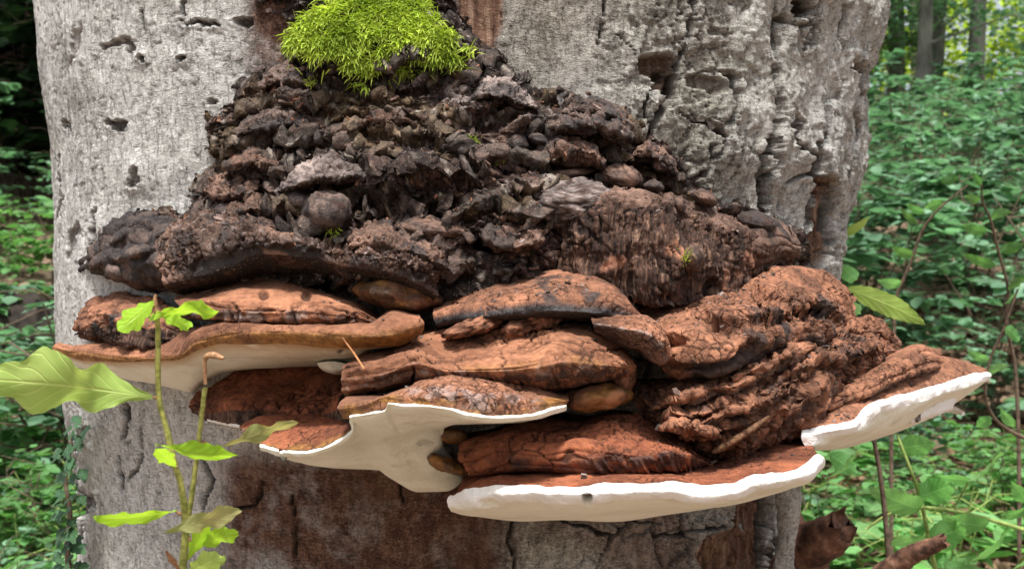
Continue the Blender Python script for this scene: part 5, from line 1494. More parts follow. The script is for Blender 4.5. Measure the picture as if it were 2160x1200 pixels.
stem_obj('stem', s2, np.array([.0014, .0012, .0011, .0011, .0012]) * 1.15, M_STEM, sap, bump=.0003)
s3 = [PS(433, 812, .488), PS(432, 785, .487), PS(431, 758, .486), PS(440, 748, .485), PS(458, 750, .484), PS(474, 756, .483)]
stem_obj('wilted_tip', s3, [.0011, .0010, .0012, .0017, .0017, .0008], M_BUD, sap, bump=.0004)
stem_obj('bud', [PS(331, 668, .48), PS(326, 640, .479), PS(328, 618, .478)], [.0012, .0014, .0005], M_BUD, sap, bump=.0003)
UPV = np.array((0, 0, 1.0))
Lf = [  # base px,Y  tip px,Y  tilt (0 = facing the camera)  half width px  material  shape
    ((322, 838, .487), (-22, 800, .455), .25, 70, M_OAKP, D(seed=1, wave=.24, cup=-.22, sag=-.08)),
    ((330, 632, .479), (250, 698, .465), .25, 27, M_OAK, D(seed=2, cup=-.2, sag=.06)),
    ((318, 668, .48), (458, 656, .455), .95, 27, M_OAK, D(seed=3, wave=.28, sag=.06)),
    ((340, 668, .48), (402, 690, .45), .6, 18, M_OAK, D(seed=4, wave=.2)),
    ((372, 985, .492), (330, 945, .46), .6, 18, M_OAK, D(seed=5)),
    ((328, 936, .46), (502, 960, .455), .75, 30, M_OAK, D(seed=6, wave=.15, sag=-.12, cup=.35)),
    ((455, 948, .50), (630, 890, .50), .75, 22, M_OAKB, D(seed=7, wave=.3, sag=.04)),
    ((372, 1076, .498), (198, 1092, .47), .95, 27, M_OAK, D(seed=8, wave=.1, sag=.08)),
    ((344, 1124, .46), (508, 1076, .49), .45, 27, M_OAKB, D(seed=9, wave=.15, cup=-.2, sag=.05)),
    ((402, 1152, .50), (502, 1122, .48), .5, 24, M_OAK, D(seed=10, wave=.15)),
    ((396, 1180, .50), (440, 1100, .485), .4, 20, M_OAK, D(seed=11)),
    ((392, 1208, .50), (470, 1172, .47), .4, 28, M_OAKP, D(seed=12, wave=.12)),
    ((388, 1215, .50), (350, 1160, .49), .5, 10, M_BUD, D(seed=13))]
for b_, t_, tl, wpx, mt, kw in Lf:
    dx, dz = t_[0] - b_[0], b_[1] - t_[1]
    ln = math.hypot(dx, dz)
    sg = 1 if dx < 0 else -1
    sd = np.array((dz / ln * sg, 0, -dx / ln * sg)) * math.cos(tl) + np.array((0, -1, 0)) * math.sin(tl)
    leaf_obj('leaf', (PS(*b_), PS(*t_), sd, wpx * b_[2] * 1.2 / F), mt, sap, under=sstem, **kw)
for a_, b_ in (((333, 842, .488), (322, 838, .487)), ((396, 1095, .5), (370, 1078, .498)), ((370, 985, .492), (374, 985, .492)), ((424, 930, .493), (458, 948, .5)), ((398, 1130, .5), (402, 1150, .5)), ((398, 1100, .5), (400, 1100, .48))):
    stem_obj('leaf_stalk', [PS(*a_), (PS(*a_) + PS(*b_)) / 2 + np.array((0, 0, .0006)), PS(*b_)], .0008, M_BUD, sap, 6)

# moss cushion on top of the heap
mp = [(598, 95), (605, 70), (640, 35), (668, 5), (690, -30), (780, -60), (860, -45), (905, 10), (940, 50), (975, 85), (1000, 108), (985, 120), (940, 130), (890, 136), (840, 145), (790, 158), (770, 178), (745, 150), (700, 118), (660, 108), (620, 112)]
mpoly = np.array(mp, float)


def inside(x, y, poly):
    c = np.zeros(len(x), bool)
    j = len(poly) - 1
    for i in range(len(poly)):
        xi, yi = poly[i]; xj, yj = poly[j]
        hit = ((yi > y) != (yj > y)) & (x < (xj - xi) * (y - yi) / (yj - yi + 1e-9) + xi)
        c ^= hit
        j = i
    return c


mossY = lambda x, y: 0.838 - 0.022 * np.sin(np.clip((y + 60) / 230, 0, 1) * math.pi) - 0.00016 * (y)
moss = thing('moss_cushion', 'bright yellow-green feathery moss cushion capping the dead fungus heap', 'moss', P(800, 150, .85))
gxx, gyy = np.meshgrid(np.linspace(590, 1005, 110), np.linspace(-70, 185, 80))
ins = inside(gxx.ravel(), gyy.ravel(), mpoly).reshape(gxx.shape)
dd = np.full(gxx.size, 1e9)
dd, _ = poly_dist(gxx.ravel(), gyy.ravel(), [tuple(q) for q in mp] + [mp[0]])
dd = dd.reshape(gxx.shape) * np.where(ins, 1, -1)
Ym = mossY(gxx, gyy) + 0.004 + 0.03 * (1 - sstep(0, 40, dd))
Vm = PV(np.stack([gxx, gyy, Ym], -1))
Vm = Vm + 0.006 * fbm(Vm.reshape(-1, 3) * 60, 3, 4).reshape(gxx.shape)[..., None] * np.array([0, -1, .4])
fc = grid_faces(*gxx.shape)
okf = (dd.ravel()[fc] > 6).all(1)
uvm = np.stack([0 * gxx, 0 * gxx + .5, 0 * gxx - .6], -1).reshape(-1, 3)
o = put('cushion', np_mesh('cushion', Vm.reshape(-1, 3) - np.array(moss.location), fc[okf], extra={'leafuv': uvm}), M_MOSS, moss)
r = np.random.default_rng(31)
mb = Bag()
cnt = 0
cx_, cy_ = r.uniform(585, 1010, 60000), r.uniform(-65, 190, 60000)
gone = perlin(np.stack([cx_ / 40, cy_ / 28, np.full(60000, 3.3)], -1), 5) > np.where(cy_ > 85, .06, .30)
okm = inside(cx_ + r.normal(size=60000) * 7, cy_ - np.abs(r.normal(size=60000)) * 13 + 4, mpoly) & ~gone
for x, y in list(zip(cx_[okm], cy_[okm]))[:12500]:
    y_ = float(mossY(np.array(x), np.array(y)))
    p0 = P(x, y, y_ - 0.001)
    dirv = np.array([r.normal() * 1.1, -0.6 + .4 * r.normal(), r.normal() * .7 - .25])
    dirv /= np.linalg.norm(dirv)
    L = r.uniform(.0032, .0085)
    bend = np.array([r.normal() * .3, -.1, -.75 + .4 * r.normal()])
    tpar = np.linspace(0, 1, 5)[:, None]
    pth = p0 + dirv * L * tpar + bend * L * .45 * tpar ** 2
    sd = np.cross(dirv, bend + r.normal(size=3) * .6); sd /= np.linalg.norm(sd) + 1e-9
    w = np.array([.5, 1, .9, .6, .06])[:, None] * r.uniform(.00034, .00068)
    V = np.concatenate([pth - sd * w, pth + sd * w])
    f = np.array([[i, i + 1, 6 + i, 5 + i] for i in range(4)])
    mb.add(V - np.array(moss.location), f, np.tile([[.5, .5, float(np.clip(.5 + .22 * r.normal(), 0, 1))]], (10, 1)))
o = put('shoots', mb.mesh('shoots'), M_MOSS, moss)
o['kind'] = 'stuff'
# little tufts of moss on the heap
for k, (x, y, Y) in enumerate(((705, 495, .765), (1000, 300, .79), (1045, 345, .785), (655, 175, .815), (640, 110, .825), (1445, 545, .738))):
    b = Bag()
    p0 = P(x, y, Y)
    for _ in range(40):
        q = p0 + np.array([r.normal() * .0025, r.normal() * .001, r.normal() * .0022])
        d = np.array([r.normal() * .6, -.6, .5 + .4 * r.normal()]); d /= np.linalg.norm(d)
        L = r.uniform(.002, .005)
        sd = np.cross(d, r.normal(size=3)); sd /= np.linalg.norm(sd)
        b.add(np.array([q - sd * .0003, q + d * L * .6 - sd * .0003, q + d * L, q + sd * .0003]) - p0, [[0, 1, 2, 3]], np.tile([[.5, .5, r.random()]], (4, 1)))
    where = ('beside the black nodule', 'in the upper heap by the slate knob', 'on the frayed shelf', 'under the moss cushion', 'at the left lobe of the moss cushion', 'on the torn fibre face')[k]
    tag(put('moss_tuft', b.mesh('moss_tuft'), M_MOSS, None, p0), 'tiny green tuft of moss ' + where, 'moss', 'moss tufts on the heap')

# dry needles
for k, (a_, b_, wh) in enumerate((((722, 712, .695), (768, 778, .685), 'leaning on the ochre lip of the left bracket'), ((1052, 372, .785), (1066, 408, .772), 'standing in the heap, the longer of two'), ((1070, 385, .784), (1072, 448, .765), 'standing upright in the heap by the mushroom-like flake'))):
    pa, pb = P(*a_), P(*b_)
    V, f = tube([pa, (pa + pb) / 2 + np.array((.0006, -.0004, 0)), pb], [.0005, .0008, .0006], 6)
    tag(put('pine_needle', np_mesh('pine_needle', V - pb, f), M_NEEDLE, None, pb), 'dry orange needle ' + wh, 'needle', 'dry needles')

# bramble at lower right
def plant_root(name, label, cat, x, y, group=None):
    return thing(name, label, cat, (x, y, float(ground_z(np.array([x]), np.array([y]))[0])), group)


bx, by = 0.72, 1.75
br = plant_root('bramble', 'bramble with pale arching thorny stems and broad toothed leaves on the litter', 'bramble', bx, by)
g0 = np.array(br.location)
stem_obj('stem', [g0, P(1980, 1230, 1.62), P(1958, 1130, 1.6), P(1940, 1040, 1.58), P(1915, 975, 1.57), P(1890, 910, 1.58)], [.004, .0035, .003, .0028, .0024, .0018], M_BSTEM, br, bump=.0003)
stem_obj('stem', [P(2200, 1130, 1.55), P(2100, 1098, 1.56), P(2020, 1078, 1.57), P(1945, 1068, 1.58), P(1880, 1078, 1.6), P(1820, 1120, 1.62)], [.0032, .003, .0028, .0026, .0024, .0018], M_BSTEM, br, bump=.0003)
stem_obj('stem', [g0, np.array((bx + .05, by - .05, .35)), P(2200, 1130, 1.55)], [.004, .0036, .0032], M_BSTEM, br)
stem_obj('leaf_stalk', [P(2012, 1072, 1.57), P(2035, 1030, 1.55), P(2046, 1012, 1.54)], .0014, M_BSTEM, br, 6)
stem_obj('leaf_stalk', [P(1990, 1190, 1.6), P(2040, 1195, 1.58), P(2090, 1230, 1.55)], .0014, M_BSTEM, br, 6)
for b_, t_, sd, wpx, s_ in [((2046, 1012, 1.54), (2110, 950, 1.5), (.7, -.2, .75), 40, 1), ((1940, 1048, 1.58), (2012, 1022, 1.5), (-.1, -.55, .8), 24, 2), ((1942, 1072, 1.58), (1832, 1026, 1.5), (.25, -.55, .8), 26, 3),
        ((1900, 945, 1.58), (1972, 936, 1.52), (0, -.6, .8), 21, 4), ((1960, 1140, 1.6), (2036, 1108, 1.5), (.0, -.5, .85), 27, 5), ((2080, 1110, 1.56), (1985, 1085, 1.52), (0, -.6, .75), 24, 6), ((2040, 1190, 1.58), (2130, 1110, 1.52), (.6, -.3, .6), 24, 7),
        ((2046, 1012, 1.54), (1965, 1000, 1.56), (.0, -.7, .6), 16, 8), ((2090, 1230, 1.55), (2180, 1160, 1.5), (.6, -.35, .7), 36, 9), ((1990, 1190, 1.6), (2080, 1250, 1.52), (.5, -.5, .6), 22, 10), ((1880, 1150, 1.62), (1960, 1135, 1.58), (0, -.7, .6), 15, 11),
        ((2165, 1075, 1.5), (2110, 1085, 1.48), (.2, -.6, .7), 18, 12), ((2170, 1060, 1.5), (2135, 1015, 1.48), (.8, -.5, .3), 16, 13), ((1900, 905, 1.6), (1850, 890, 1.55), (0, -.7, .6), 15, 14), ((1740, 1010, 1.5), (1800, 960, 1.46), (.5, -.5, .6), 22, 15), ((1750, 960, 1.55), (1810, 1000, 1.5), (.4, -.6, .6), 18, 16)]:
    leaf_obj('leaf', (P(*b_), P(*t_), sd, wpx * 1.25 * b_[2] / F), M_BRAM, br, shape='ovate', seed=40 + s_, wave=.08, cup=.12, sag=.08, nx=34)

# beech sprig poking out behind the trunk's right edge
bs = plant_root('beech_sprig', 'beech sprig with long pale toothed leaves poking from behind the trunk edge', 'sapling', 0.52, 1.5)
g0 = np.array(bs.location)
stem_obj('stem', [g0, np.array((.50, 1.45, .5)), P(1790, 700, 1.40), P(1772, 600, 1.36), P(1775, 520, 1.34)], [.004, .0035, .002, .0016, .001], M_TWIG, bs)
for b_, t_, sd, wpx, s_ in [((1785, 608, 1.36), (1952, 684, 1.22), (.3, -.5, .8), 24, 1), ((1775, 560, 1.36), (1806, 590, 1.28), (.7, -.4, .5), 17, 2), ((1772, 496, 1.34), (1832, 458, 1.27), (.1, -.55, .8), 11, 3), ((1783, 640, 1.36), (1812, 662, 1.3), (.6, -.4, .6), 18, 4), ((1775, 545, 1.36), (1730, 560, 1.4), (.2, -.6, .7), 18, 5)]:
    leaf_obj('leaf', (P(*b_), P(*t_), sd, wpx * b_[2] / F), M_OAKP if s_ in (1, 3) else M_BRAM, bs, shape='ovate', seed=60 + s_, wave=.08, cup=.10, sag=.15, nx=34)

# two saplings with zig-zag twigs in the undergrowth on the right
def zigzag(label, pts, leaves, mats, seed, Y, rad=.0032):
    p0 = P(*pts[0], Y)
    t_ = plant_root('woodland_sapling', label, 'sapling', p0[0], Y)
    path = [np.array(t_.location)] + [P(a, b, Y - .02 * i) for i, (a, b) in enumerate(pts)]
    stem_obj('stem', path, np.linspace(rad * 1.3, rad * .5, len(path)), M_TWIG, t_)
    for k, (bp, tp, w_) in enumerate(leaves):
        leaf_obj('leaf', (P(*bp, Y - .05), P(*tp, Y - .05 - .04 * ((k % 3) - 1)), (.15 * (k % 3 - 1), -.6, .8), w_ * Y / F), mats[k % len(mats)], t_, shape='ovate', seed=seed + k, wave=.1, sag=.08)
    return t_


zigzag('tall thin sapling with zig-zag stem topped by a yellow-green bud cluster', [(2150, 800), (2120, 680), (2130, 610), (2105, 530), (2090, 460), (2072, 430), (2070, 385)],
       [((2068, 395), (2085, 365), 10), ((2070, 390), (2052, 362), 9), ((2065, 425), (2035, 412), 10), ((2090, 455), (2135, 448), 13), ((2080, 490), (2030, 475), 14), ((2110, 530), (2160, 515), 13), ((2100, 560), (2030, 535), 14), ((2125, 610), (2170, 585), 14)], [M_BUSHB], 80, 2.1)
zigzag('bare forked sapling with brown twigs reaching towards the trunk', [(1880, 640), (1920, 560), (1945, 480), (1990, 430), (2050, 385)],
       [((1935, 470), (1900, 440), 12), ((1950, 450), (1910, 430), 10), ((1985, 385), (2022, 372), 12), ((1990, 425), (1950, 440), 12), ((1925, 540), (1880, 520), 13), ((1900, 600), (1850, 590), 14)], [M_BUSHB, M_BRAM], 95, 2.2)
zigzag('slender dark-stemmed sapling behind the tip of the overhanging bracket', [(2250, 960), (2150, 920), (2100, 890), (2075, 840), (2085, 760), (2120, 690), (2150, 600)],
       [((2090, 880), (2060, 900), 13), ((2140, 900), (2110, 860), 13), ((2120, 690), (2150, 720), 14), ((2080, 790), (2130, 770), 14), ((2085, 760), (2040, 740), 12), ((2150, 600), (2120, 640), 12)], [M_BRAM], 110, 2.0)

# dead wood standing at the foot of the trunk, right
def log_obj(name, label, path, radii, seed, mt=None, sides=22):
    path = np.asarray(path, float)
    tt = np.linspace(0, len(path) - 1, 40)
    pp = np.stack([np.interp(tt, np.arange(len(path)), path[:, k]) for k in range(3)], -1)
    rr = np.interp(tt, np.arange(len(path)), radii)
    V, f = tube(pp, rr, sides)
    c = np.repeat(pp, sides, 0)
    n = V[:len(c)] - c
    k = 1 + 0.30 * fbm(V[:len(c)] * 30, 3, seed) + 0.12 * perlin(V[:len(c)] * 120, seed + 1)
    V[:len(c)] = c + n * k[:, None]
    jag = rng.normal(size=(sides, 1)) * rr[-1] * 0.5
    ax = (pp[-1] - pp[-2]); ax /= np.linalg.norm(ax)
    V[len(c) - sides:len(c)] += ax * jag
    V[-1] -= ax * rr[-1] * .5
    loc = path[0]
    o = put(name, np_mesh(name, V - loc, f), mt or M_DEADWOOD, None, loc)
    return tag(o, label, 'dead wood')


log_obj('dead_branch', 'thick splintered reddish stub of rotten wood against the trunk foot', [(0.30, 1.22, .25), P(1660, 1250, 1.15), P(1700, 1165, 1.12), P(1782, 1105, 1.08)], [.05, .032, .026, .015], 3)
log_obj('dead_branch', 'broken brown stick with a bare snapped end amid bramble leaves', [(0.34, 1.35, .1), P(1860, 1210, 1.25), P(1930, 1165, 1.22), P(1995, 1138, 1.2)], [.016, .0125, .0105, .008], 5)
log_obj('dead_branch', 'short curled shard of reddish bark behind the pale bark strip', [P(1668, 1180, 1.2), P(1680, 1110, 1.2), P(1672, 1070, 1.19)], [.014, .011, .006], 7)
pw = [P(1968, 868, 1.05), P(1990, 862, 1.03), P(2012, 864, 1.02), P(2032, 872, 1.01)]
V, f = tube(pw, [.002, .0036, .0033, .0022], 8)
tag(put('broken_twig', np_mesh('broken_twig', V - pw[0], f), M_RIM, None, pw[0]), 'pale peeled twig end sticking out below the overhanging bracket', 'twig')

# ivy creeping up the left foot of the trunk
iv = thing('ivy', 'dark ivy trail creeping up the left edge of the trunk', 'ivy', (-.47, 1.12, float(ground_z(np.array([-.47]), np.array([1.12]))[0])))
ipts = [(150, 1240), (140, 1150), (150, 1080), (135, 1010), (150, 940), (160, 880)]
stem_obj('stem', [np.array(iv.location)] + [P(a, b, 1.10) for a, b in ipts], [.004, .003, .003, .0025, .002, .002, .0015], M_TWIG, iv)
r = np.random.default_rng(44)
for k in range(62):
    t_ = r.random()
    x = np.interp(t_, np.linspace(0, 1, 6), [a for a, b in ipts]) + r.normal() * 17 - 6
    y = np.interp(t_, np.linspace(0, 1, 6), [b for a, b in ipts]) + r.normal() * 12
    Y = 1.085 - r.random() * .05
    a_ = r.uniform(.9, 2.3)
    L = r.uniform(20, 40)
    leaf_obj('leaf', (P(x, y, Y), P(x - L * math.cos(a_) * .9, y + L * math.sin(a_) * .8, Y - .02), (math.sin(a_), -.45, math.cos(a_) * .5 + .3), L * .42 * Y / F), M_IVY, iv, shape='ivy', seed=200 + k, nx=14, ny=5, cup=.1, wave=.1)
# ------------------------------------------------------------------ the wood behind
def sprays(n_stems, height, spread, n_leaf, size, seed, layers=9, droop=0.15):
    """stems and flat sprays of leaves of one shrub; returns (stem verts, faces), leaf bag"""
    r = np.random.default_rng(seed)
    st, lb = Bag(), Bag()
    tips = []
    for s in range(n_stems):
        a = r.uniform(0, 6.28)
        hgt = height * r.uniform(.7, 1.05)
        out = spread * r.uniform(.15, .6)
        base_ = np.array([r.normal() * .04, r.normal() * .04, -.05])
        top = np.array([math.cos(a) * out, math.sin(a) * out, hgt])
        mid = (base_ + top) / 2 + np.array([r.normal() * .06, r.normal() * .06, 0]) * height
        V, f = tube(np.array([base_, mid, top]), [.010 * height, .006 * height, .002], 5, cap=False)
        st.add(V, f)
        for l in range(layers):
            t = r.uniform(.25, 1)
            c = base_ * (1 - t) ** 2 + 2 * mid * t * (1 - t) + top * t * t
            b = r.uniform(0, 6.28)
            L = spread * r.uniform(.3, .75)
            e = c + np.array([math.cos(b) * L, math.sin(b) * L, L * r.uniform(-.1, .3)])
            V, f = tube(np.array([c, (c + e) / 2 + np.array([0, 0, .03]), e]), [.003, .002, .001], 4, cap=False)
            st.add(V, f)
            tips.append((c, e))
    for k in range(n_leaf):
        c, e = tips[r.integers(len(tips))]
        t = r.uniform(.1, 1.05)
        p = c + (e - c) * t
        d = e - c; d /= np.linalg.norm(d)
        s_ = np.cross(d, (0, 0, 1)); s_ /= np.linalg.norm(s_) + 1e-9
        d = d * .6 + s_ * r.choice([-1, 1]) * .8 + np.array([0, 0, r.normal() * .25 - droop]); d /= np.linalg.norm(d)
        nrm_ = np.array([r.normal() * .35, r.normal() * .35, 1.0])
        w = np.cross(nrm_, d); w /= np.linalg.norm(w)
        up = np.cross(d, w)
        L = size * r.uniform(.6, 1.25)
        W = L * r.uniform(.26, .36)
        V = [p, p + d * L * .30 + w * W - up * .02 * L, p + d * L * .68 + w * W * .85 - up * .06 * L, p + d * L - up * .12 * L, p + d * L * .68 - w * W * .85 - up * .06 * L, p + d * L * .30 - w * W - up * .02 * L, p + d * L * .35 - up * .09 * L, p + d * L * .7 - up * .13 * L]
        z = r.random()
        uv = [(0, 0, z), (.3, 1, z), (.68, 1, z), (1, 0, z), (.68, -1, z), (.3, -1, z), (.35, 0, z), (.7, 0, z)]
        lb.add(np.array(V), [[0, 6, 1, 1], [6, 7, 2, 1], [7, 3, 2, 2], [0, 5, 6, 6], [6, 5, 4, 7], [7, 4, 3, 3]], np.array(uv))
    return st, lb


def tri_clean(bag, name):
    V = np.concatenate(bag.v); f = np.concatenate(bag.f)
    a = f[:, [0, 1, 2]]; b = f[:, [0, 2, 3]]
    good = (f[:, 2] != f[:, 3])
    tri = np.concatenate([a, b[good]])
    return np_mesh(name, V, tri, extra={'leafuv': np.concatenate(bag.e)} if bag.e else None)


PROTO = []
for k in range(8):
    kind = k % 4
    st, lb = sprays((5, 6, 4, 5)[kind], (.85, .7, .95, .8)[kind], (.55, .6, .5, .65)[kind], (760, 820, 700, 780)[kind], (.075, .062, .082, .066)[kind], 500 + k)
    sm = np_mesh('stem', np.concatenate(st.v), np.concatenate(st.f)); sm.materials.append(M_TWIG)
    PROTO.append((sm, lb))
for k in range(2):
    st, lb = sprays(7, .36, .42, 75, .105, 540 + k, layers=4)
    sm = np_mesh('stem', np.concatenate(st.v), np.concatenate(st.f)); sm.materials.append(M_BSTEM)
    PROTO.append((sm, lb))
LEAFM = {}


def shrub(x, y, k, mat_key, scale, label, group, rot, name='understory_shrub', z=None, cat='shrub'):
    sm, lb = PROTO[k]
    key = (k, mat_key)
    if key not in LEAFM:
        m = tri_clean(lb, 'foliage')
        m.materials.append({'bush': M_BUSH, 'bright': M_BUSHB, 'dark': M_SHADEL, 'broad': M_BRAM}[mat_key])
        LEAFM[key] = m
    zz_ = float(ground_z(np.array([x]), np.array([y]))[0]) if z is None else z
    t = thing(name, label, cat, (x, y, zz_), group)
    t.rotation_euler.z = rot
    t.scale = (scale, scale, scale)
    a = put('stem', sm, None, t)
    b = put('foliage', LEAFM[key], None, t)
    return t


r = np.random.default_rng(77)
# hillside on the right and left: rows of leafy shrubs climbing the slope
n = 0
for y in (3.7, 4.1, 4.5, 5.0, 5.5, 6.0, 6.6, 7.2, 7.9, 8.6, 9.4, 10.2, 11.1, 12.1, 13.3, 14.6, 16.0):
    xr0, xr1 = 0.29 * y, 0.52 * y
    xl0, xl1 = -0.52 * y, -0.37 * y
    step = .42 + .03 * y
    x = xr0 + r.uniform(0, .3)
    while x < xr1:
        if y < 4.9 and r.random() < .5:
            x += step; continue
        sc = r.uniform(.75, 1.15) * (1 + .02 * y) * (.45 if y < 4 else .6 if y < 4.8 else .9)
        kind = 'bush' if (y > 4.2 or r.random() < .5) else 'bright'
        lab = 'bluish-green leafy shrub in the mass covering the slope right of the trunk' if kind == 'bush' else 'fresh green low shrub at the foot of the right-hand slope'
        shrub(x, y + r.uniform(-.25, .25), int(r.integers(8)), kind, sc, lab, 'shrubs on the right slope' if kind == 'bush' else 'low shrubs at the slope foot', r.uniform(0, 6.28)); n += 1
        x += step * r.uniform(.8, 1.2)
    x = xl0 + r.uniform(0, .3)
    while x < xl1:
        if y < 8.5:
            sc = r.uniform(.6, .95) * (.8 if y < 5 else 1)
            shrub(x, y + r.uniform(-.25, .25), int(r.integers(8)), 'bright' if y < 7 else 'bush', sc, 'bright green shrub in the undergrowth left of the trunk' if y < 7 else 'darker green shrub behind the bright undergrowth left of the trunk', 'shrubs left of the trunk' if y < 7 else 'shrubs far left of the trunk', r.uniform(0, 6.28)); n += 1
        else:
            shrub(x, y + r.uniform(-.25, .25), int(r.integers(8)), 'dark', r.uniform(2.0, 2.8), 'tall bush left of the trunk, deep shade put into its leaf colour', 'bushes coloured as in deep shade', r.uniform(0, 6.28), 'shade_toned_bush', cat='bush'); n += 1  # leaves coloured dark to give the shade of the wood here
        x += step * r.uniform(.8, 1.2)
for y in (3.8, 4.9, 6.1, 7.4, 8.9, 10.6, 12.6, 15.0):      # the undergrowth goes on behind the trunk and to both sides
    x = -1.0 * y
    while x < 1.0 * y:
        if not (0.27 * y < x < 0.54 * y or -0.54 * y < x < -0.35 * y):
            shrub(x, y + r.uniform(-.4, .4), int(r.integers(8)), 'bush', r.uniform(1.0, 1.4), 'green shrub of the undergrowth behind the broad trunk', 'shrubs behind the trunk', r.uniform(0, 6.28))
        x += (.72 + .05 * y) * r.uniform(.85, 1.15)
# low plants nearer to the camera
for (x, y, k, key, sc, lab) in ((.86, 2.9, 0, 'bright', .42, 'small leafy seedling beneath the overhanging bracket tip'), (1.12, 3.1, 1, 'bright', .45, 'small leafy seedling beside the bramble'), (.74, 3.2, 2, 'bush', .5, 'low dark green seedling near the trunk foot by the dead stub'), (1.5, 3.3, 3, 'bright', .5, 'leafy seedling at the edge of the bare litter'),
        (-1.22, 2.7, 4, 'bright', .5, 'leafy plant under the big oak leaf beside the ivy'), (-1.05, 2.3, 5, 'bush', .42, 'small dark plant at the ivy foot'), (-1.45, 3.1, 6, 'bright', .6, 'leafy plant in front of the dark rotten log'), (-.98, 2.6, 7, 'bright', .45, 'bright seedling against the trunk foot by the ivy')):
    shrub(x, y, k, key, sc, lab, None, r.uniform(0, 6.28), 'seedling', cat='seedling')

for k, (x, y, lab) in enumerate(((.95, 2.75, 'broad-leaved plant under the overhanging bracket'), (1.18, 3.0, 'broad-leaved plant behind the bramble stems'), (.80, 3.1, 'broad-leaved plant beside the thick rotten stub'), (1.45, 3.35, 'broad-leaved plant at the edge of the open litter'), (1.05, 3.6, 'broad-leaved plant in the litter behind the broken stick'), (1.75, 3.9, 'broad-leaved plant beneath the tall zig-zag sapling'), (1.3, 4.1, 'broad-leaved plant at the foot of the slope shrubs'),
        (-1.25, 2.9, 'broad-leaved plant below the big oak leaf'), (-1.5, 3.3, 'broad-leaved plant before the dark log'), (-1.08, 2.5, 'broad-leaved plant next to the ivy trail'), (-1.75, 3.8, 'broad-leaved plant at the left litter edge'))):
    shrub(x, y, 8 + k % 2, 'broad', r.uniform(.8, 1.1), lab, None, r.uniform(0, 6.28), 'broadleaf_plant', cat='plant')

# beeches up the slope: trunk with limbs, crown of leaf clumps
def far_tree(x, y, rad, hgt, label, seed, crown=True, mat=None, cz=(.35, 1.0), leafs=2600, lean=0.0, cr=2.2, group=None, low=0):
    r = np.random.default_rng(seed)
    z0 = float(ground_z(np.array([x]), np.array([y]))[0])
    t = thing('forest_tree', label, 'tree', (x, y, z0), group)
    zs = np.linspace(-.3, hgt, 24)
    path = np.stack([lean * zs / hgt + .06 * np.sin(zs * .9 + seed), .05 * np.cos(zs * .7), zs], -1)
    V, f = tube(path, rad * (1 - .6 * zs.clip(0) / hgt) * (1 + .5 * np.exp(-zs.clip(0) * 2.5)), 18)
    V = V + .10 * rad * fbm(V * 3, 3, seed)[:, None] * np.array([1, 1, 0])
    trunk_b = Bag(); trunk_b.add(V, f)
    tips = []
    for k in range(10):
        h0 = hgt * r.uniform(*cz)
        a = r.uniform(0, 6.28)
        c = np.array([lean * h0 / hgt, 0, h0])
        L = cr * r.uniform(.6, 1.1)
        e = c + np.array([math.cos(a) * L, math.sin(a) * L, L * r.uniform(-.1, .5)])
        m_ = (c + e) / 2 + np.array([0, 0, .15 * L])
        V, f = tube(np.array([c, m_, e]), [rad * .22, rad * .12, rad * .04], 6)
        trunk_b.add(V, f)
        tips.append((c, m_, e))
    put('trunk', np_mesh('trunk', np.concatenate(trunk_b.v), np.concatenate(trunk_b.f)), M_FARBARK, t)
    lb = Bag()
    clumps = []
    for k in range(60):
        c, m_, e = tips[r.integers(len(tips))]
        s_ = r.uniform(.3, 1.05)
        clumps.append(c + (e - c) * s_ + np.array([r.normal() * .3, r.normal() * .3, r.normal() * .18 + .1]))
    nl = leafs
    ci = r.integers(60, size=nl)
    pos = np.array(clumps)[ci] + r.normal(size=(nl, 3)) * np.array([.34, .34, .10]) * cr * .42
    for p in pos:
        d = r.normal(size=3); d[2] = d[2] * .35 - .15; d /= np.linalg.norm(d)
        w = np.cross(d, np.array([r.normal() * .4, r.normal() * .4, 1])); w /= np.linalg.norm(w)
        L = r.uniform(.07, .13); W = L * .32
        z = r.random()
        lb.add(np.array([p, p + d * L * .5 + w * W, p + d * L, p + d * L * .5 - w * W]), [[0, 1, 2, 3]], np.array([(0, 0, z), (.5, 1, z), (1, 0, z), (.5, -1, z)]))
    o = put('crown', lb.mesh('crown'), mat or M_CROWN, t)
    o['kind'] = 'stuff'
    return t


far_tree(6.75, 15.8, .125, 9, 'dark straight trunk of a far beech beside the sunlit gap on the slope', 601, cz=(.30, .7), leafs=6000)
far_tree(6.45, 16.6, .11, 9, 'pale grey far beech trunk paired with the darker one', 602, cz=(.30, .7), leafs=6000, mat=M_BUSHB)
far_tree(5.3, 14.2, .10, 8, 'slim shaded far tree nearer the beech trunk on the right slope', 603, cz=(.16, .7), leafs=9000, mat=M_BUSH)
far_tree(8.6, 17.5, .16, 9, 'far tree with glowing yellow-green leaves in the sunlit gap', 604, cz=(.04, .5), leafs=9000, cr=2.4)
far_tree(7.6, 20.5, .16, 9, 'far tree filling the sunlit gap behind the paired trunks', 605, cz=(.04, .5), leafs=9000, cr=2.6)
far_tree(5.0, 17.0, .16, 9, 'far leafy tree close behind the bark edge on the right', 606, cz=(.05, .5), leafs=9000, mat=M_BUSH, cr=2.4)
far_tree(6.4, 18.4, .14, 9, 'leafy far tree just behind the paired beech trunks', 610, cz=(.04, .45), leafs=9000, mat=M_BUSHB, cr=2.2)
far_tree(-5.2, 11.6, .25, 8, 'shaded leafy tree behind the dark bushes on the left', 607, cz=(.06, .6), leafs=9000, mat=M_SHADEL, cr=2.2)
far_tree(-6.6, 14.0, .25, 8, 'shaded far tree at the back of the left side', 608, cz=(.06, .6), leafs=9000, mat=M_SHADEL, cr=2.6)
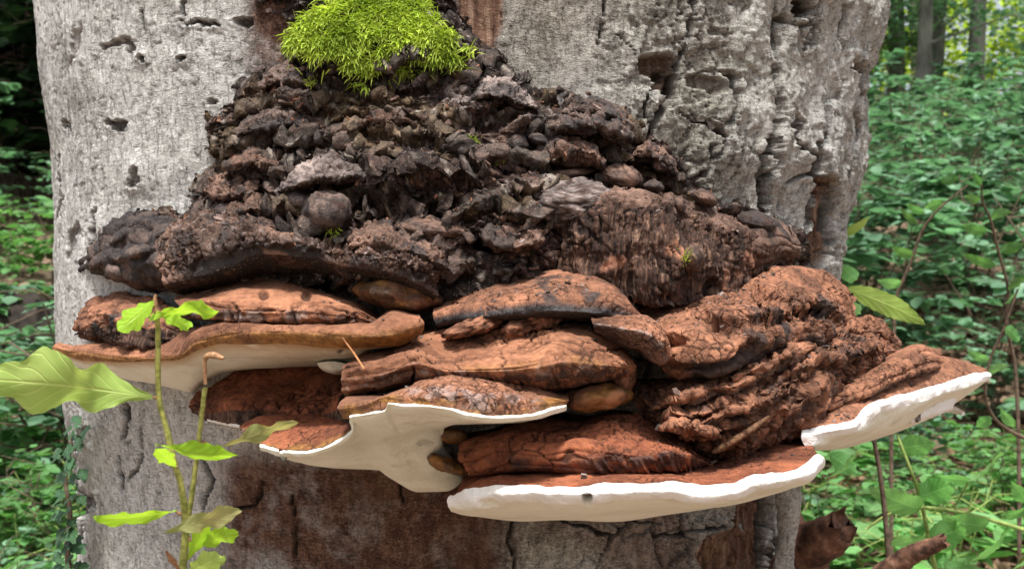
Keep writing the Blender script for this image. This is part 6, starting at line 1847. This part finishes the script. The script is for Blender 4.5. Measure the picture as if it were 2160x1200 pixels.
far_tree(-4.4, 8.2, .14, 5, 'young tree with green leaves over the left undergrowth', 609, cz=(.45, .8), leafs=2600, mat=M_BUSHB, cr=1.0)
# the far wood that closes the view
r = np.random.default_rng(91)
for (x0, x1, mt, lb_, sd) in ((4.5, 17, M_CROWN, 'hazy sunlit far wood closing the gap on the right', 1), (-17, -5, M_SHADEL, 'dark far wood closing the view on the left', 2), (-5, 4.5, M_BUSHB, 'green far wood behind the broad trunk', 3)):
    nl = 9000 if sd == 1 else 15000
    cl = np.stack([r.uniform(x0, x1, 260), r.uniform(21, 27, 260), r.uniform(3.6, 9.5, 260)], -1)
    pos = cl[r.integers(260, size=nl)] + r.normal(size=(nl, 3)) * np.array([.8, .8, .35])
    d = r.normal(size=(nl, 3)); d[:, 2] = d[:, 2] * .4 - .2; d /= np.linalg.norm(d, axis=1)[:, None]
    w = np.cross(d, np.stack([r.normal(size=nl) * .4, r.normal(size=nl) * .4, np.ones(nl)], -1)); w /= np.linalg.norm(w, axis=1)[:, None]
    L = r.uniform(.14, .26, nl)[:, None]
    V = np.stack([pos, pos + d * L * .5 + w * L * .33, pos + d * L, pos + d * L * .5 - w * L * .33], 1).reshape(-1, 3)
    uv = np.repeat(np.stack([np.full(nl, .5), np.full(nl, .5), r.random(nl)], -1), 4, 0)
    tag(put('far_wood', np_mesh('far_wood', V, np.arange(4 * nl).reshape(-1, 4), extra={'leafuv': uv}), mt), lb_, 'wood', kind='stuff')

# a rotten log on the left bank
zl = float(ground_z(np.array([-2.1]), np.array([4.7]))[0])
log_obj('rotten_log', 'dark rotten log lying behind the left undergrowth', [(-3.2, 5.3, zl + .42), (-2.5, 5.2, zl + .40), (-1.6, 5.0, zl + .30)], [.17, .18, .13], 9, mt=M_DARKWOOD)

# fallen leaves
def litter(n, xr, yr, seed, size=(.035, .075)):
    r = np.random.default_rng(seed)
    b = Bag()
    xs, ys = r.uniform(*xr, n), r.uniform(*yr, n)
    zs = ground_z(xs, ys)
    for x, y, z in zip(xs, ys, zs):
        a = r.uniform(0, 6.28)
        L = r.uniform(*size); W = L * r.uniform(.28, .42)
        d = np.array([math.cos(a), math.sin(a), r.normal() * .35]); d /= np.linalg.norm(d)
        w = np.cross(np.array([r.normal() * .45, r.normal() * .45, 1]), d); w /= np.linalg.norm(w)
        up = np.cross(d, w)
        p = np.array([x, y, z + .012 + .02 * r.random()])
        c = r.uniform(-.35, .5) * W
        zc = r.random()
        V = np.array([p - d * L * .5, p + w * W + up * c, p + d * L * .5 + up * c * .3, p - w * W + up * c, p - d * L * .05 - up * .1 * W])
        b.add(V, [[0, 4, 1, 1], [4, 2, 1, 1], [0, 3, 4, 4], [4, 3, 2, 2]], np.array([(0, 0, zc), (.5, 1, zc), (1, 0, zc), (.5, -1, zc), (.5, 0, zc)]))
    return b


b = litter(6500, (.55, 3.2), (2.6, 6.2), 5)
b2 = litter(6500, (-3.6, .6), (1.9, 6.2), 6)
b.v += [v for v in b2.v]; b.f += [f + b.n for f in b2.f]; b.e += b2.e
o = put('leaf_litter', tri_clean(b, 'leaf_litter'), M_LITTER)
tag(o, 'brown fallen leaves covering the woodland floor', 'leaf litter', kind='stuff')
